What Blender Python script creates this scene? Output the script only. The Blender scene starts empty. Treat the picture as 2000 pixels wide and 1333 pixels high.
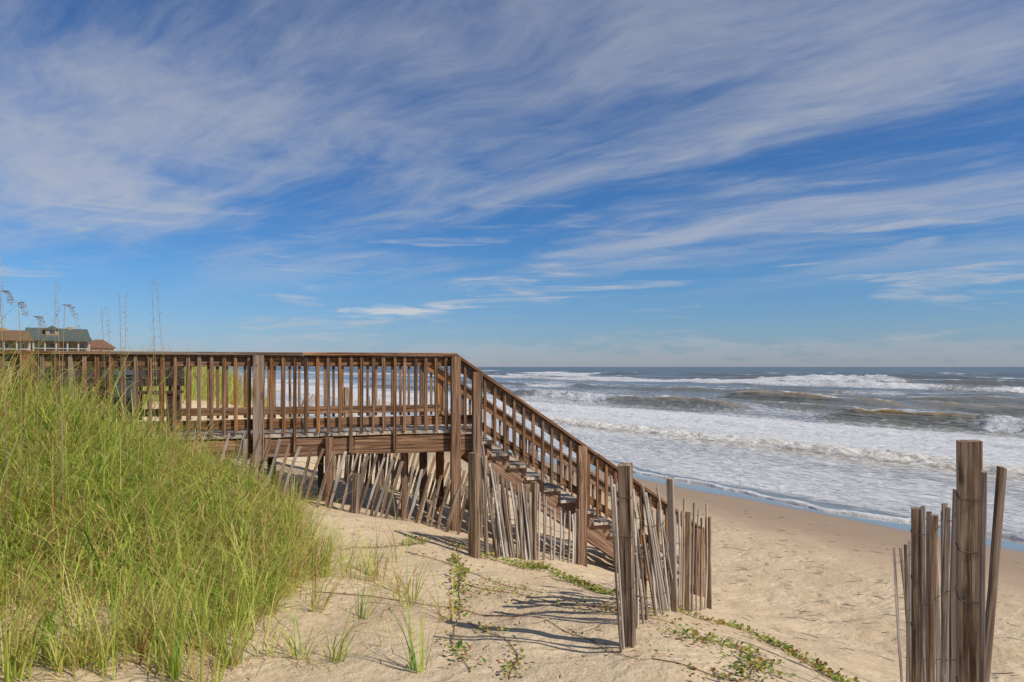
import bpy, math, random
import numpy as np
from mathutils import Vector, Matrix

random.seed(11)
RNG = np.random.default_rng(11)
SC = bpy.context.scene
COL = SC.collection
R = math.radians

# ------------------------------------------------------------------ camera
EYE = 4.0                      # metres above the sea
FPX = 1333.0                   # focal length for a 2000 px wide frame
cam_d = bpy.data.cameras.new('camera')
cam = bpy.data.objects.new('camera', cam_d)
COL.objects.link(cam)
cam_d.sensor_width = 36.0
cam_d.lens = 36.0 * FPX / 2000.0
cam_d.shift_y = 50.5 / 2000.0
cam_d.clip_start = 0.05
cam_d.clip_end = 60000.0
cam.location = (0, 0, EYE)
cam.rotation_euler = (R(90), 0, 0)
SC.camera = cam

# ------------------------------------------------------------------ light
SUN_DIR = Vector((0.641, -0.351, 0.682)).normalized()
SUN_EL = math.asin(SUN_DIR.z)
SUN_AZ = math.atan2(SUN_DIR.x, SUN_DIR.y)
sun_d = bpy.data.lights.new('sun', 'SUN')
sun = bpy.data.objects.new('sun', sun_d)
COL.objects.link(sun)
sun_d.energy = 4.7
sun_d.angle = R(0.6)
sun_d.color = (1.0, 0.93, 0.82)
sun.rotation_euler = SUN_DIR.to_track_quat('Z', 'Y').to_euler()

world = bpy.data.worlds.new('World')
SC.world = world
world.use_nodes = True
SC.view_settings.view_transform = 'Standard'
SC.view_settings.look = 'None'
SC.view_settings.gamma = 1.0
SC.view_settings.exposure = 0.0
SC.view_settings.use_curve_mapping = False
SKY_STRENGTH = 0.11


class NT:
    """small helper round a node tree"""
    def __init__(self, tree):
        self.t = tree
        self.n = tree.nodes
        self.l = tree.links
        self.n.clear()

    def node(self, kind, **kw):
        nd = self.n.new(kind)
        for k, v in kw.items():
            setattr(nd, k, v)
        return nd

    def put(self, sock, v):
        if v is None:
            return
        if isinstance(v, bpy.types.NodeSocket):
            self.l.new(v, sock)
        else:
            if hasattr(sock.default_value, '__len__') and not hasattr(v, '__len__'):
                v = [v] * len(sock.default_value)
            if hasattr(sock.default_value, '__len__') and len(sock.default_value) == 4 and len(v) == 3:
                v = (*v, 1.0)
            sock.default_value = v

    def math(self, op, a, b=None, c=None, clamp=False):
        nd = self.node('ShaderNodeMath', operation=op, use_clamp=clamp)
        for i, v in enumerate((a, b, c)):
            if v is not None:
                self.put(nd.inputs[i], v)
        return nd.outputs[0]

    def vmath(self, op, a, b=None, scale=None):
        nd = self.node('ShaderNodeVectorMath', operation=op)
        self.put(nd.inputs[0], a)
        if b is not None:
            self.put(nd.inputs[1], b)
        if scale is not None:
            self.put(nd.inputs['Scale'], scale)
        return nd.outputs['Value'] if op in ('DOT_PRODUCT', 'LENGTH') else nd.outputs[0]

    def noise(self, vec, scale, detail=4.0, rough=0.55, dist=0.0, lac=2.0):
        nd = self.node('ShaderNodeTexNoise')
        self.put(nd.inputs['Vector'], vec)
        self.put(nd.inputs['Scale'], scale)
        self.put(nd.inputs['Detail'], detail)
        self.put(nd.inputs['Roughness'], rough)
        self.put(nd.inputs['Lacunarity'], lac)
        self.put(nd.inputs['Distortion'], dist)
        return nd.outputs['Fac']

    def noisec(self, vec, scale, detail=3.0):
        nd = self.node('ShaderNodeTexNoise')
        self.put(nd.inputs['Vector'], vec)
        self.put(nd.inputs['Scale'], scale)
        self.put(nd.inputs['Detail'], detail)
        return nd.outputs['Color']

    def smooth(self, v, a, b, lo=0.0, hi=1.0):
        nd = self.node('ShaderNodeMapRange', interpolation_type='SMOOTHSTEP')
        for i, x in enumerate((v, a, b, lo, hi)):
            self.put(nd.inputs[i], x)
        return nd.outputs[0]

    def lin(self, v, a, b, lo=0.0, hi=1.0):
        nd = self.node('ShaderNodeMapRange')
        for i, x in enumerate((v, a, b, lo, hi)):
            self.put(nd.inputs[i], x)
        return nd.outputs[0]

    def mix(self, f, a, b, mode='MIX'):
        nd = self.node('ShaderNodeMix', data_type='RGBA', blend_type=mode)
        self.put(nd.inputs[0], f)
        self.put(nd.inputs[6], a)
        self.put(nd.inputs[7], b)
        return nd.outputs[2]

    def ramp(self, f, stops):
        nd = self.node('ShaderNodeValToRGB')
        el = nd.color_ramp.elements
        while len(el) < len(stops):
            el.new(0.5)
        for e, (p, c) in zip(el, stops):
            e.position = p
            e.color = (*c, 1.0)
        self.put(nd.inputs[0], f)
        return nd.outputs[0]

    def sep(self, v):
        nd = self.node('ShaderNodeSeparateXYZ')
        self.put(nd.inputs[0], v)
        return nd.outputs

    def comb(self, x, y, z):
        nd = self.node('ShaderNodeCombineXYZ')
        for i, v in enumerate((x, y, z)):
            self.put(nd.inputs[i], v)
        return nd.outputs[0]

    def bump(self, h, strength, dist):
        nd = self.node('ShaderNodeBump')
        self.put(nd.inputs['Strength'], strength)
        self.put(nd.inputs['Distance'], dist)
        self.put(nd.inputs['Height'], h)
        return nd.outputs[0]


def build_world():
    T = NT(world.node_tree)
    out = T.node('ShaderNodeOutputWorld')
    bg = T.node('ShaderNodeBackground')
    T.l.new(bg.outputs[0], out.inputs[0])
    bg.inputs['Strength'].default_value = SKY_STRENGTH
    sky = T.node('ShaderNodeTexSky', sky_type='NISHITA')
    sky.sun_disc = False
    sky.sun_elevation = SUN_EL
    sky.sun_rotation = SUN_AZ
    sky.altitude = 0.0
    sky.air_density = 1.0
    sky.dust_density = 0.35
    sky.ozone_density = 3.0
    tc = T.node('ShaderNodeTexCoord')
    d = T.vmath('NORMALIZE', tc.outputs['Generated'])
    x, y, z = T.sep(d)
    # clear air: the deep polarised blue overhead, paler towards the horizon
    g = T.node('ShaderNodeGamma')
    T.put(g.inputs[0], sky.outputs[0])
    T.put(g.inputs[1], 1.0)
    tint = T.ramp(z, [(0.0, (0.47, 0.575, 0.90)), (0.05, (0.44, 0.60, 0.86)), (0.12, (0.36, 0.62, 0.90)), (0.22, (0.29, 0.57, 0.88)), (0.55, (0.40, 0.58, 0.84))])
    blue = T.mix(1.0, g.outputs[0], tint, 'MULTIPLY')
    # high cirrus on a plane far overhead, drawn out in streets
    zz = T.math('ADD', T.math('MAXIMUM', z, 0.0), 0.05)
    px = T.math('DIVIDE', x, zz)
    py = T.math('DIVIDE', y, zz)
    a = R(50)
    along = T.math('ADD', T.math('MULTIPLY', px, -math.sin(a)), T.math('MULTIPLY', py, math.cos(a)))
    across = T.math('ADD', T.math('MULTIPLY', px, math.cos(a)), T.math('MULTIPLY', py, math.sin(a)))
    base = T.comb(along, across, 0.0)
    w1 = T.noisec(T.vmath('MULTIPLY', base, (0.45, 0.45, 1)), 1.0, 3)
    w1 = T.vmath('SUBTRACT', w1, (0.5, 0.5, 0.5))
    q = T.vmath('ADD', base, T.vmath('MULTIPLY', w1, (1.5, 0.75, 0)))
    w2 = T.vmath('SUBTRACT', T.noisec(T.vmath('MULTIPLY', base, (1.4, 2.2, 1)), 1.0, 3), (0.5, 0.5, 0.5))
    q = T.vmath('ADD', q, T.vmath('MULTIPLY', w2, (0.55, 0.24, 0)))
    big = T.noise(T.vmath('ADD', T.vmath('MULTIPLY', q, (0.42, 1.05, 1)), (14.2, 3.3, 0)), 1.0, 4, 0.55)
    mid = T.noise(T.vmath('ADD', T.vmath('MULTIPLY', q, (0.85, 2.3, 1)), (1.7, 0.3, 0)), 1.0, 6, 0.66)
    fine = T.noise(T.vmath('MULTIPLY', q, (4.2, 14.0, 1)), 1.0, 7, 0.74)
    cov = T.math('ADD', T.math('MULTIPLY', big, 1.15), T.math('MULTIPLY', mid, 0.42))
    cov = T.math('ADD', cov, T.math('MULTIPLY', T.math('SUBTRACT', fine, 0.5), 0.24))
    cir = T.smooth(cov, 0.60, 1.08)
    cir = T.math('MULTIPLY', cir, T.smooth(z, 0.075, 0.20))
    # thin low streaks and far banks near the horizon
    az = T.math('ARCTAN2', x, y)
    lowc = T.comb(T.math('MULTIPLY', az, 3.6), T.math('MULTIPLY', z, 34.0), 2.0)
    lw = T.vmath('SUBTRACT', T.noisec(lowc, 0.8, 3), (0.5, 0.5, 0.5))
    lowq = T.vmath('ADD', lowc, T.vmath('MULTIPLY', lw, (0.9, 1.3, 0)))
    low = T.noise(T.vmath('ADD', lowq, (4.4, 1.3, 0)), 1.0, 6, 0.6)
    low = T.smooth(low, 0.525, 0.70)
    low = T.math('MULTIPLY', low, T.math('MULTIPLY', T.smooth(z, 0.015, 0.05), T.smooth(z, 0.34, 0.12)))
    # one brighter flat wisp low over the water
    ex = T.math('DIVIDE', T.math('ADD', az, 0.165), 0.150)
    ey = T.math('DIVIDE', T.math('SUBTRACT', z, T.math('ADD', 0.081, T.math('MULTIPLY', T.math('ADD', az, 0.165), 0.030))), 0.0150)
    er = T.math('SQRT', T.math('ADD', T.math('POWER', ex, 2.0), T.math('POWER', ey, 2.0)))
    wn = T.noise(T.comb(T.math('MULTIPLY', az, 13.0), T.math('MULTIPLY', z, 95.0), 9.0), 1.0, 6, 0.62, 0.6)
    wisp = T.smooth(T.math('ADD', T.math('SUBTRACT', 1.0, er), T.math('MULTIPLY', T.math('SUBTRACT', wn, 0.5), 2.6)), 0.30, 1.05)
    bank = T.noise(T.comb(T.math('MULTIPLY', az, 16.0), T.math('MULTIPLY', z, 60.0), 5.0), 1.0, 5, 0.6)
    bank = T.smooth(T.math('SUBTRACT', bank, T.math('MULTIPLY', z, 5.5)), 0.24, 0.42)
    bank = T.math('MULTIPLY', bank, T.smooth(z, 0.075, 0.02))
    ccol = T.ramp(z, [(0.0, (4.3, 4.35, 4.6)), (0.10, (4.9, 5.0, 5.3)), (0.6, (3.0, 3.5, 4.4))])
    c1 = T.mix(T.math('MULTIPLY', cir, 0.76), blue, ccol)
    c2 = T.mix(T.math('MULTIPLY', low, 0.72), c1, ccol)
    c3 = T.mix(T.math('MULTIPLY', bank, 0.22), c2, (4.9, 4.6, 4.9))
    c4 = T.mix(T.math('MULTIPLY', wisp, 0.85), c3, (5.6, 5.7, 5.9))
    T.l.new(c4, bg.inputs['Color'])


build_world()

# ------------------------------------------------------------------ small helpers


def tag(o, label=None, cat=None, group=None, kind=None):
    if label:
        o['label'] = label
    if cat:
        o['category'] = cat
    if group:
        o['group'] = group
    if kind:
        o['kind'] = kind
    return o


def empty(name, loc):
    o = bpy.data.objects.new(name, None)
    o.empty_display_size = 0.2
    o.location = loc
    COL.objects.link(o)
    return o


def raw_mesh(name, verts, faces, smooth=False):
    me = bpy.data.meshes.new(name)
    me.from_pydata([tuple(v) for v in verts], [], faces)
    if smooth:
        me.polygons.foreach_set('use_smooth', [True] * len(me.polygons))
    me.update()
    return me


def np_mesh(name, verts, quads=None, tris=None, smooth=True):
    """fast mesh from numpy arrays"""
    me = bpy.data.meshes.new(name)
    nq = 0 if quads is None else len(quads)
    nt = 0 if tris is None else len(tris)
    me.vertices.add(len(verts))
    me.vertices.foreach_set('co', np.asarray(verts, np.float32).ravel())
    loops = []
    if nq:
        loops.append(np.asarray(quads, np.int32).ravel())
    if nt:
        loops.append(np.asarray(tris, np.int32).ravel())
    loops = np.concatenate(loops)
    me.loops.add(len(loops))
    me.loops.foreach_set('vertex_index', loops)
    me.polygons.add(nq + nt)
    starts = np.concatenate([np.arange(nq) * 4, nq * 4 + np.arange(nt) * 3]).astype(np.int32)
    me.polygons.foreach_set('loop_start', starts)
    me.polygons.foreach_set('use_smooth', np.full(nq + nt, smooth, bool))
    me.update(calc_edges=True)
    me.validate()
    return me


def link(name, me, mat=None, parent=None, matrix=None):
    o = bpy.data.objects.new(name, me)
    COL.objects.link(o)
    if mat is not None and len(me.materials) == 0:
        me.materials.append(mat)
    if matrix is not None:
        o.matrix_world = matrix
    if parent is not None:
        o.parent = parent
        o.matrix_parent_inverse = parent.matrix_basis.inverted()
    return o


def add_attr(me, name, values):
    at = me.attributes.new(name, 'FLOAT', 'POINT')
    at.data.foreach_set('value', np.asarray(values, np.float32))


def _hash(ix, iy, seed):
    h = (ix.astype(np.int64) * 374761393 + iy.astype(np.int64) * 668265263 + seed * 1442695041) & 0xffffffff
    h = ((h ^ (h >> 13)) * 1274126177) & 0xffffffff
    h = h ^ (h >> 16)
    return (h & 0xffff) / 65535.0


def vnoise(x, y, seed=0):
    x = np.asarray(x, float)
    y = np.asarray(y, float)
    ix, iy = np.floor(x), np.floor(y)
    fx, fy = x - ix, y - iy
    fx = fx * fx * fx * (fx * (fx * 6 - 15) + 10)
    fy = fy * fy * fy * (fy * (fy * 6 - 15) + 10)
    a = _hash(ix, iy, seed)
    b = _hash(ix + 1, iy, seed)
    c = _hash(ix, iy + 1, seed)
    d = _hash(ix + 1, iy + 1, seed)
    return (a * (1 - fx) + b * fx) * (1 - fy) + (c * (1 - fx) + d * fx) * fy


def fbm(x, y, seed=0, octv=4, gain=0.5):
    s, amp, tot = 0.0, 1.0, 0.0
    for k in range(octv):
        s = s + amp * (vnoise(np.asarray(x) * 2 ** k + 17.3 * k, np.asarray(y) * 2 ** k - 9.1 * k, seed + k) - 0.5)
        tot += amp
        amp *= gain
    return s / tot


def sstep(v, a, b):
    t = np.clip((np.asarray(v, float) - a) / (b - a), 0, 1)
    return t * t * (3 - 2 * t)


# ------------------------------------------------------------------ the lie of the land
# heights below are relative to the eye; the sea lies at -EYE
CN, SN = math.cos(R(34)), math.sin(R(34))       # seaward direction (CN, SN); the shore runs along (-SN, CN)


def beach_z(s):
    return -3.15 - (np.asarray(s, float) - 8.2) * 0.0825


def base_z(X, Y):
    s = CN * X + SN * Y
    z = -1.5 + (beach_z(np.maximum(s, 8.2)) + 1.5) * sstep(s, 2.6, 8.6)
    return np.where(s > 8.6, beach_z(s), z)


CTRL = np.array([
    (0.0, 0.0, -1.60), (1.0, 1.5, -1.60), (-2.0, 1.0, -1.6), (-2.6, 3.5, -1.60), (-1.3, 3.6, -1.62), (0.0, 3.7, -1.64),
    (0.68, 4.0, -1.67), (-0.37, 6.58, -1.93), (0.25, 7.7, -2.13), (0.84, 8.7, -2.50), (-0.73, 8.71, -2.05),
    (1.49, 6.2, -2.27), (1.2, 5.0, -1.90), (0.4, 5.6, -1.84), (2.36, 8.2, -2.90), (2.14, 9.5, -3.08), (1.2, 10.2, -2.95),
    (2.55, 4.3, -2.12), (1.78, 2.65, -1.75), (2.1, 4.2, -1.92), (1.75, 5.6, -2.12), (3.0, 5.3, -2.50), (3.6, 4.2, -2.80),
    (4.6, 5.5, -3.02), (3.4, 7.4, -3.05), (3.0, 2.6, -2.4),
    (-1.95, 6.6, -1.50), (-1.5, 7.1, -1.56), (-1.85, 7.95, -1.70), (-1.1, 8.1, -1.92), (-2.6, 7.9, -1.50), (-1.0, 6.9, -1.62), (-0.4, 5.0, -1.70), (-1.2, 5.2, -1.62),
    (-2.6, 5.4, -1.46), (-3.2, 4.6, -1.42), (-2.4, 4.4, -1.54), (-3.2, 6.3, -1.24), (-2.7, 7.2, -1.42), (-4.2, 5.6, -1.02), (-3.5, 7.3, -1.15),
    (-4.2, 7.0, -0.80), (-5.4, 6.4, -0.56), (-6.8, 6.0, -0.46), (-4.5, 4.3, -1.28), (-6.0, 4.6, -1.02), (-8, 5, -0.9),
    (-5.6, 8.6, -1.05), (-7.5, 8.5, -0.95), (-9.5, 7.5, -0.9),
    (-3.0, 10.3, -1.92), (-3.6, 9.2, -1.66), (-4.3, 11.2, -1.62), (-1.9, 9.6, -2.12), (-3.6, 11.5, -1.92), (-1.4, 12.3, -2.40), (0.0, 12.5, -2.90), (-2.7, 11.6, -2.0),
    (-5.5, 12.3, -1.02), (-7.6, 16.5, -0.25), (-6.3, 16.2, -0.95), (-4.9, 16.0, -1.70), (-3.9, 17.2, -2.2), (-9.5, 17.0, -0.20), (-9.0, 12.5, -0.75),
    (-11.0, 21.0, -0.35), (-2.5, 14.5, -2.6), (-4.2, 13.2, -1.65),
])
_SG = 2.3


def _kern(ax, ay, bx, by):
    return np.exp(-((ax - bx) ** 2 + (ay - by) ** 2) / (2 * _SG * _SG))


_K = _kern(CTRL[:, 0][:, None], CTRL[:, 1][:, None], CTRL[:, 0][None], CTRL[:, 1][None])
_W = np.linalg.solve(_K + np.eye(len(CTRL)) * 0.02, CTRL[:, 2] - base_z(CTRL[:, 0], CTRL[:, 1]))


def ground_rel(X, Y):
    X = np.asarray(X, float)
    Y = np.asarray(Y, float)
    z = base_z(X, Y)
    r = np.zeros_like(z)
    for (cx, cy, _), w in zip(CTRL, _W):
        r = r + w * _kern(X, Y, cx, cy)
    s = CN * X + SN * Y
    z = z + r * (1 - sstep(s, 9.0, 13.0))
    dune = 1 - sstep(s, 7.5, 12.0)
    far = sstep(np.hypot(X, Y), 20, 60)
    z = z + dune * (0.10 * fbm(X * 0.9, Y * 0.9, 3, 4) + 0.055 * fbm(X * 2.7, Y * 2.7, 8, 4))
    z = z + dune * far * (1.8 * fbm(X * 0.06, Y * 0.06, 21, 4) + 0.45)
    z = z + sstep(s, 5.5, 7.5) * (1 - sstep(s, 11.0, 16.0)) * 0.06 * fbm(X * 2.2, Y * 2.2, 31, 3)
    return z


def gz(X, Y):
    return float(ground_rel(np.array([X]), np.array([Y]))[0]) + EYE


def ray(px, py):
    return Vector(((px - 1000.0) / FPX, 1.0, (717.0 - py) / FPX))


def at_depth(px, py, d):
    return Vector((0, 0, EYE)) + ray(px, py) * d


def on_line(px, py, A, B):
    """point of the upright plane over the ground line A-B"""
    r = ray(px, py)
    nx, ny = -(B[1] - A[1]), (B[0] - A[0])
    d = (nx * A[0] + ny * A[1]) / (nx * r.x + ny * r.y)
    return Vector((0, 0, EYE)) + r * d


# ------------------------------------------------------------------ materials
def new_mat(name):
    m = bpy.data.materials.new(name)
    m.use_nodes = True
    T = NT(m.node_tree)
    out = T.node('ShaderNodeOutputMaterial')
    return m, T, out


def principled(T, out, color, rough=0.8, normal=None, spec=0.3, **kw):
    p = T.node('ShaderNodeBsdfPrincipled')
    T.put(p.inputs['Base Color'], color)
    T.put(p.inputs['Roughness'], rough)
    T.put(p.inputs['Specular IOR Level'], spec)
    if normal is not None:
        T.l.new(normal, p.inputs['Normal'])
    for k, v in kw.items():
        T.put(p.inputs[k], v)
    T.l.new(p.outputs[0], out.inputs[0])
    return p


def wood_mat(name, dark, mid, light, grey, greyness, knots=0.6, warm=None):
    m, T, out = new_mat(name)
    tc = T.node('ShaderNodeTexCoord')
    oi = T.node('ShaderNodeObjectInfo')
    rnd = oi.outputs['Random']
    off = T.comb(T.math('MULTIPLY', rnd, 37.0), T.math('MULTIPLY', rnd, 91.0), T.math('MULTIPLY', rnd, 53.0))
    c = T.vmath('ADD', tc.outputs['Object'], off)
    g1 = T.noise(T.vmath('MULTIPLY', c, (34, 34, 1.2)), 1.0, 7, 0.68, 1.0)
    g2 = T.noise(T.vmath('MULTIPLY', c, (95, 95, 2.6)), 1.0, 4, 0.6)
    g3 = T.noise(T.vmath('MULTIPLY', c, (7, 7, 1.1)), 1.0, 4, 0.6)
    col = T.ramp(T.math('ADD', T.math('MULTIPLY', g1, 0.75), T.math('MULTIPLY', g2, 0.25)),
                 [(0.37, dark), (0.49, mid), (0.60, light)])
    # silvered, sun-bleached wood in long patches
    gm = T.smooth(T.math('ADD', T.math('MULTIPLY', g3, 0.8), T.math('MULTIPLY', T.math('SUBTRACT', rnd, 0.5), 0.5)),
                  0.62 - 0.35 * greyness, 0.80 - 0.30 * greyness)
    gcol = T.mix(g2, tuple(x * 0.62 for x in grey), tuple(min(1, x * 1.25) for x in grey))
    col = T.mix(T.math('MULTIPLY', gm, 0.85), col, gcol)
    # open checks along the grain
    ck = T.noise(T.vmath('MULTIPLY', c, (60, 60, 0.9)), 1.0, 2, 0.5)
    ck = T.smooth(ck, 0.39, 0.32)
    col = T.mix(T.math('MULTIPLY', ck, 0.75), col, tuple(x * 0.28 for x in dark))
    # knots
    vo = T.node('ShaderNodeTexVoronoi')
    T.put(vo.inputs['Vector'], T.vmath('ADD', T.vmath('MULTIPLY', c, (9, 9, 3.0)), T.vmath('MULTIPLY', T.noisec(c, 14.0, 3), (0.35, 0.35, 0.5))))
    T.put(vo.inputs['Scale'], 1.0)
    kn = T.math('MULTIPLY', T.smooth(vo.outputs['Distance'], 0.20, 0.06), T.lin(g2, 0.3, 0.7, 0.5, 1.0))
    col = T.mix(T.math('MULTIPLY', kn, knots), col, tuple(x * 0.35 for x in dark))
    stn = T.noise(T.vmath('MULTIPLY', c, (16, 16, 0.8)), 1.0, 5, 0.7, 0.4)
    col = T.mix(T.math('MULTIPLY', T.smooth(stn, 0.53, 0.63), 0.68), col, tuple(x * 0.7 for x in dark))
    # brightness from piece to piece
    hv = T.node('ShaderNodeHueSaturation')
    T.put(hv.inputs['Value'], T.lin(T.math('FRACT', T.math('MULTIPLY', rnd, 7.13)), 0, 1, 0.78, 1.18))
    T.put(hv.inputs['Saturation'], T.lin(T.math('FRACT', T.math('MULTIPLY', rnd, 3.71)), 0, 1, 0.85, 1.15))
    T.put(hv.inputs['Color'], col)
    hgt = T.math('SUBTRACT', T.math('ADD', T.math('MULTIPLY', g1, 0.5), T.math('MULTIPLY', g2, 0.5)), ck)
    principled(T, out, hv.outputs[0], 0.85, T.bump(hgt, 0.55, 0.006), 0.2)
    return m


M_DECK = wood_mat('weathered_deck_wood', (0.058, 0.029, 0.014), (0.205, 0.104, 0.052), (0.38, 0.215, 0.115), (0.26, 0.195, 0.150), 0.36)
M_FLOOR = wood_mat('bleached_deck_boards', (0.17, 0.12, 0.08), (0.40, 0.31, 0.22), (0.56, 0.46, 0.34), (0.54, 0.46, 0.37), 0.7, 0.4)
M_POST = wood_mat('weathered_post_wood', (0.045, 0.027, 0.016), (0.225, 0.148, 0.095), (0.43, 0.33, 0.235), (0.39, 0.335, 0.285), 0.66, 0.9)
M_PICK = wood_mat('silvered_picket_wood', (0.11, 0.075, 0.05), (0.26, 0.20, 0.155), (0.48, 0.41, 0.34), (0.50, 0.46, 0.42), 0.85, 0.15)
M_PICKD = wood_mat('brown_grey_shade_picket_wood', (0.07, 0.040, 0.023), (0.21, 0.138, 0.090), (0.36, 0.265, 0.19), (0.31, 0.26, 0.22), 0.60, 0.15)  # darker brown-grey; paints shade into the fence in front of the boardwalk
M_PICKT = wood_mat('tan_sunlit_picket_wood', (0.14, 0.085, 0.05), (0.36, 0.25, 0.16), (0.52, 0.40, 0.28), (0.46, 0.40, 0.33), 0.45, 0.1)  # pale tan; puts sunlight into the colour of the pickets behind the stairs


def wire_mat():
    m, T, out = new_mat('rusty_wire')
    tc = T.node('ShaderNodeTexCoord')
    n = T.noise(tc.outputs['Object'], 30.0, 3)
    principled(T, out, T.mix(n, (0.05, 0.03, 0.02), (0.16, 0.12, 0.10)), 0.6, None, 0.4, Metallic=0.4)
    return m


M_WIRE = wire_mat()


def sand_mat():
    m, T, out = new_mat('beach_sand')
    tc = T.node('ShaderNodeTexCoord')
    P = tc.outputs['Object']
    s = T.vmath('DOT_PRODUCT', P, (CN, SN, 0))
    tt = T.vmath('DOT_PRODUCT', P, (-SN, CN, 0))
    n1 = T.noise(P, 1.1, 5, 0.6)
    n2 = T.noise(P, 14.0, 5, 0.65)
    n3 = T.noise(P, 220.0, 3, 0.7)
    dry = T.ramp(T.math('ADD', T.math('MULTIPLY', n1, 0.5), T.math('MULTIPLY', n2, 0.5)),
                 [(0.28, (0.46, 0.335, 0.205)), (0.5, (0.58, 0.445, 0.29)), (0.72, (0.68, 0.545, 0.375))])
    dry = T.mix(T.math('MULTIPLY', T.smooth(n3, 0.56, 0.72), 0.35), dry, (0.30, 0.20, 0.12))
    # moisture: damp towards the water, a wet mirror where the last swash ran
    wob = T.math('MULTIPLY', T.math('SUBTRACT', T.noise(T.comb(T.math('MULTIPLY', s, 0.25), T.math('MULTIPLY', tt, 0.13), 0), 1.0, 4), 0.5), 4.0)
    sd = T.math('ADD', s, wob)
    damp = T.smooth(sd, 9.5, 15.5)
    wob2 = T.math('MULTIPLY', T.math('SUBTRACT', T.noise(T.comb(T.math('MULTIPLY', s, 0.5), T.math('MULTIPLY', tt, 0.33), 3), 1.0, 3), 0.5), 1.6)
    wet = T.smooth(T.math('ADD', s, wob2), 16.3, 17.1)
    col = T.mix(damp, dry, T.mix(n1, (0.285, 0.195, 0.125), (0.34, 0.24, 0.16)))
    col = T.mix(wet, col, (0.17, 0.12, 0.085))
    rough = T.math('SUBTRACT', T.lin(damp, 0, 1, 0.95, 0.62), T.math('MULTIPLY', wet, 0.52))
    # trampled hollows on the upper beach, wind ripple on the dune
    vo = T.node('ShaderNodeTexVoronoi', feature='SMOOTH_F1')
    T.put(vo.inputs['Vector'], T.vmath('ADD', P, T.vmath('MULTIPLY', T.noisec(P, 3.0, 2), (0.35, 0.35, 0))))
    T.put(vo.inputs['Scale'], 3.4)
    tr = T.math('MULTIPLY', T.smooth(vo.outputs['Distance'], 0.05, 0.42),
                T.math('MULTIPLY', T.smooth(sd, 6.2, 8.0), T.smooth(sd, 14.5, 10.0)))
    h = T.math('ADD', T.math('MULTIPLY', n2, 0.030), T.math('MULTIPLY', n3, 0.0035))
    h = T.math('ADD', h, T.math('MULTIPLY', T.noise(P, 4.5, 4, 0.6), 0.032))
    h = T.math('ADD', h, T.math('MULTIPLY', T.noise(P, 48.0, 4, 0.7), 0.011))
    rpl = T.math('SINE', T.math('ADD', T.math('MULTIPLY', tt, 52.0), T.math('MULTIPLY', T.noise(P, 2.2, 3), 26.0)))
    h = T.math('ADD', h, T.math('MULTIPLY', T.math('MULTIPLY', rpl, T.smooth(n1, 0.46, 0.60)), 0.0030))
    h = T.math('MULTIPLY', h, T.lin(damp, 0, 1, 1.0, 0.10))
    h = T.math('ADD', h, T.math('MULTIPLY', tr, 0.030))
    h = T.math('MULTIPLY', h, T.lin(wet, 0, 1, 1.0, 0.0))
    p = principled(T, out, col, rough, T.bump(h, 0.9, 1.0), T.lin(wet, 0, 1, 0.15, 0.6))
    T.put(p.inputs['Coat Weight'], wet)
    T.put(p.inputs['Coat Roughness'], 0.04)
    T.put(p.inputs['Coat IOR'], 1.36)
    return m


M_SAND = sand_mat()


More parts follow.
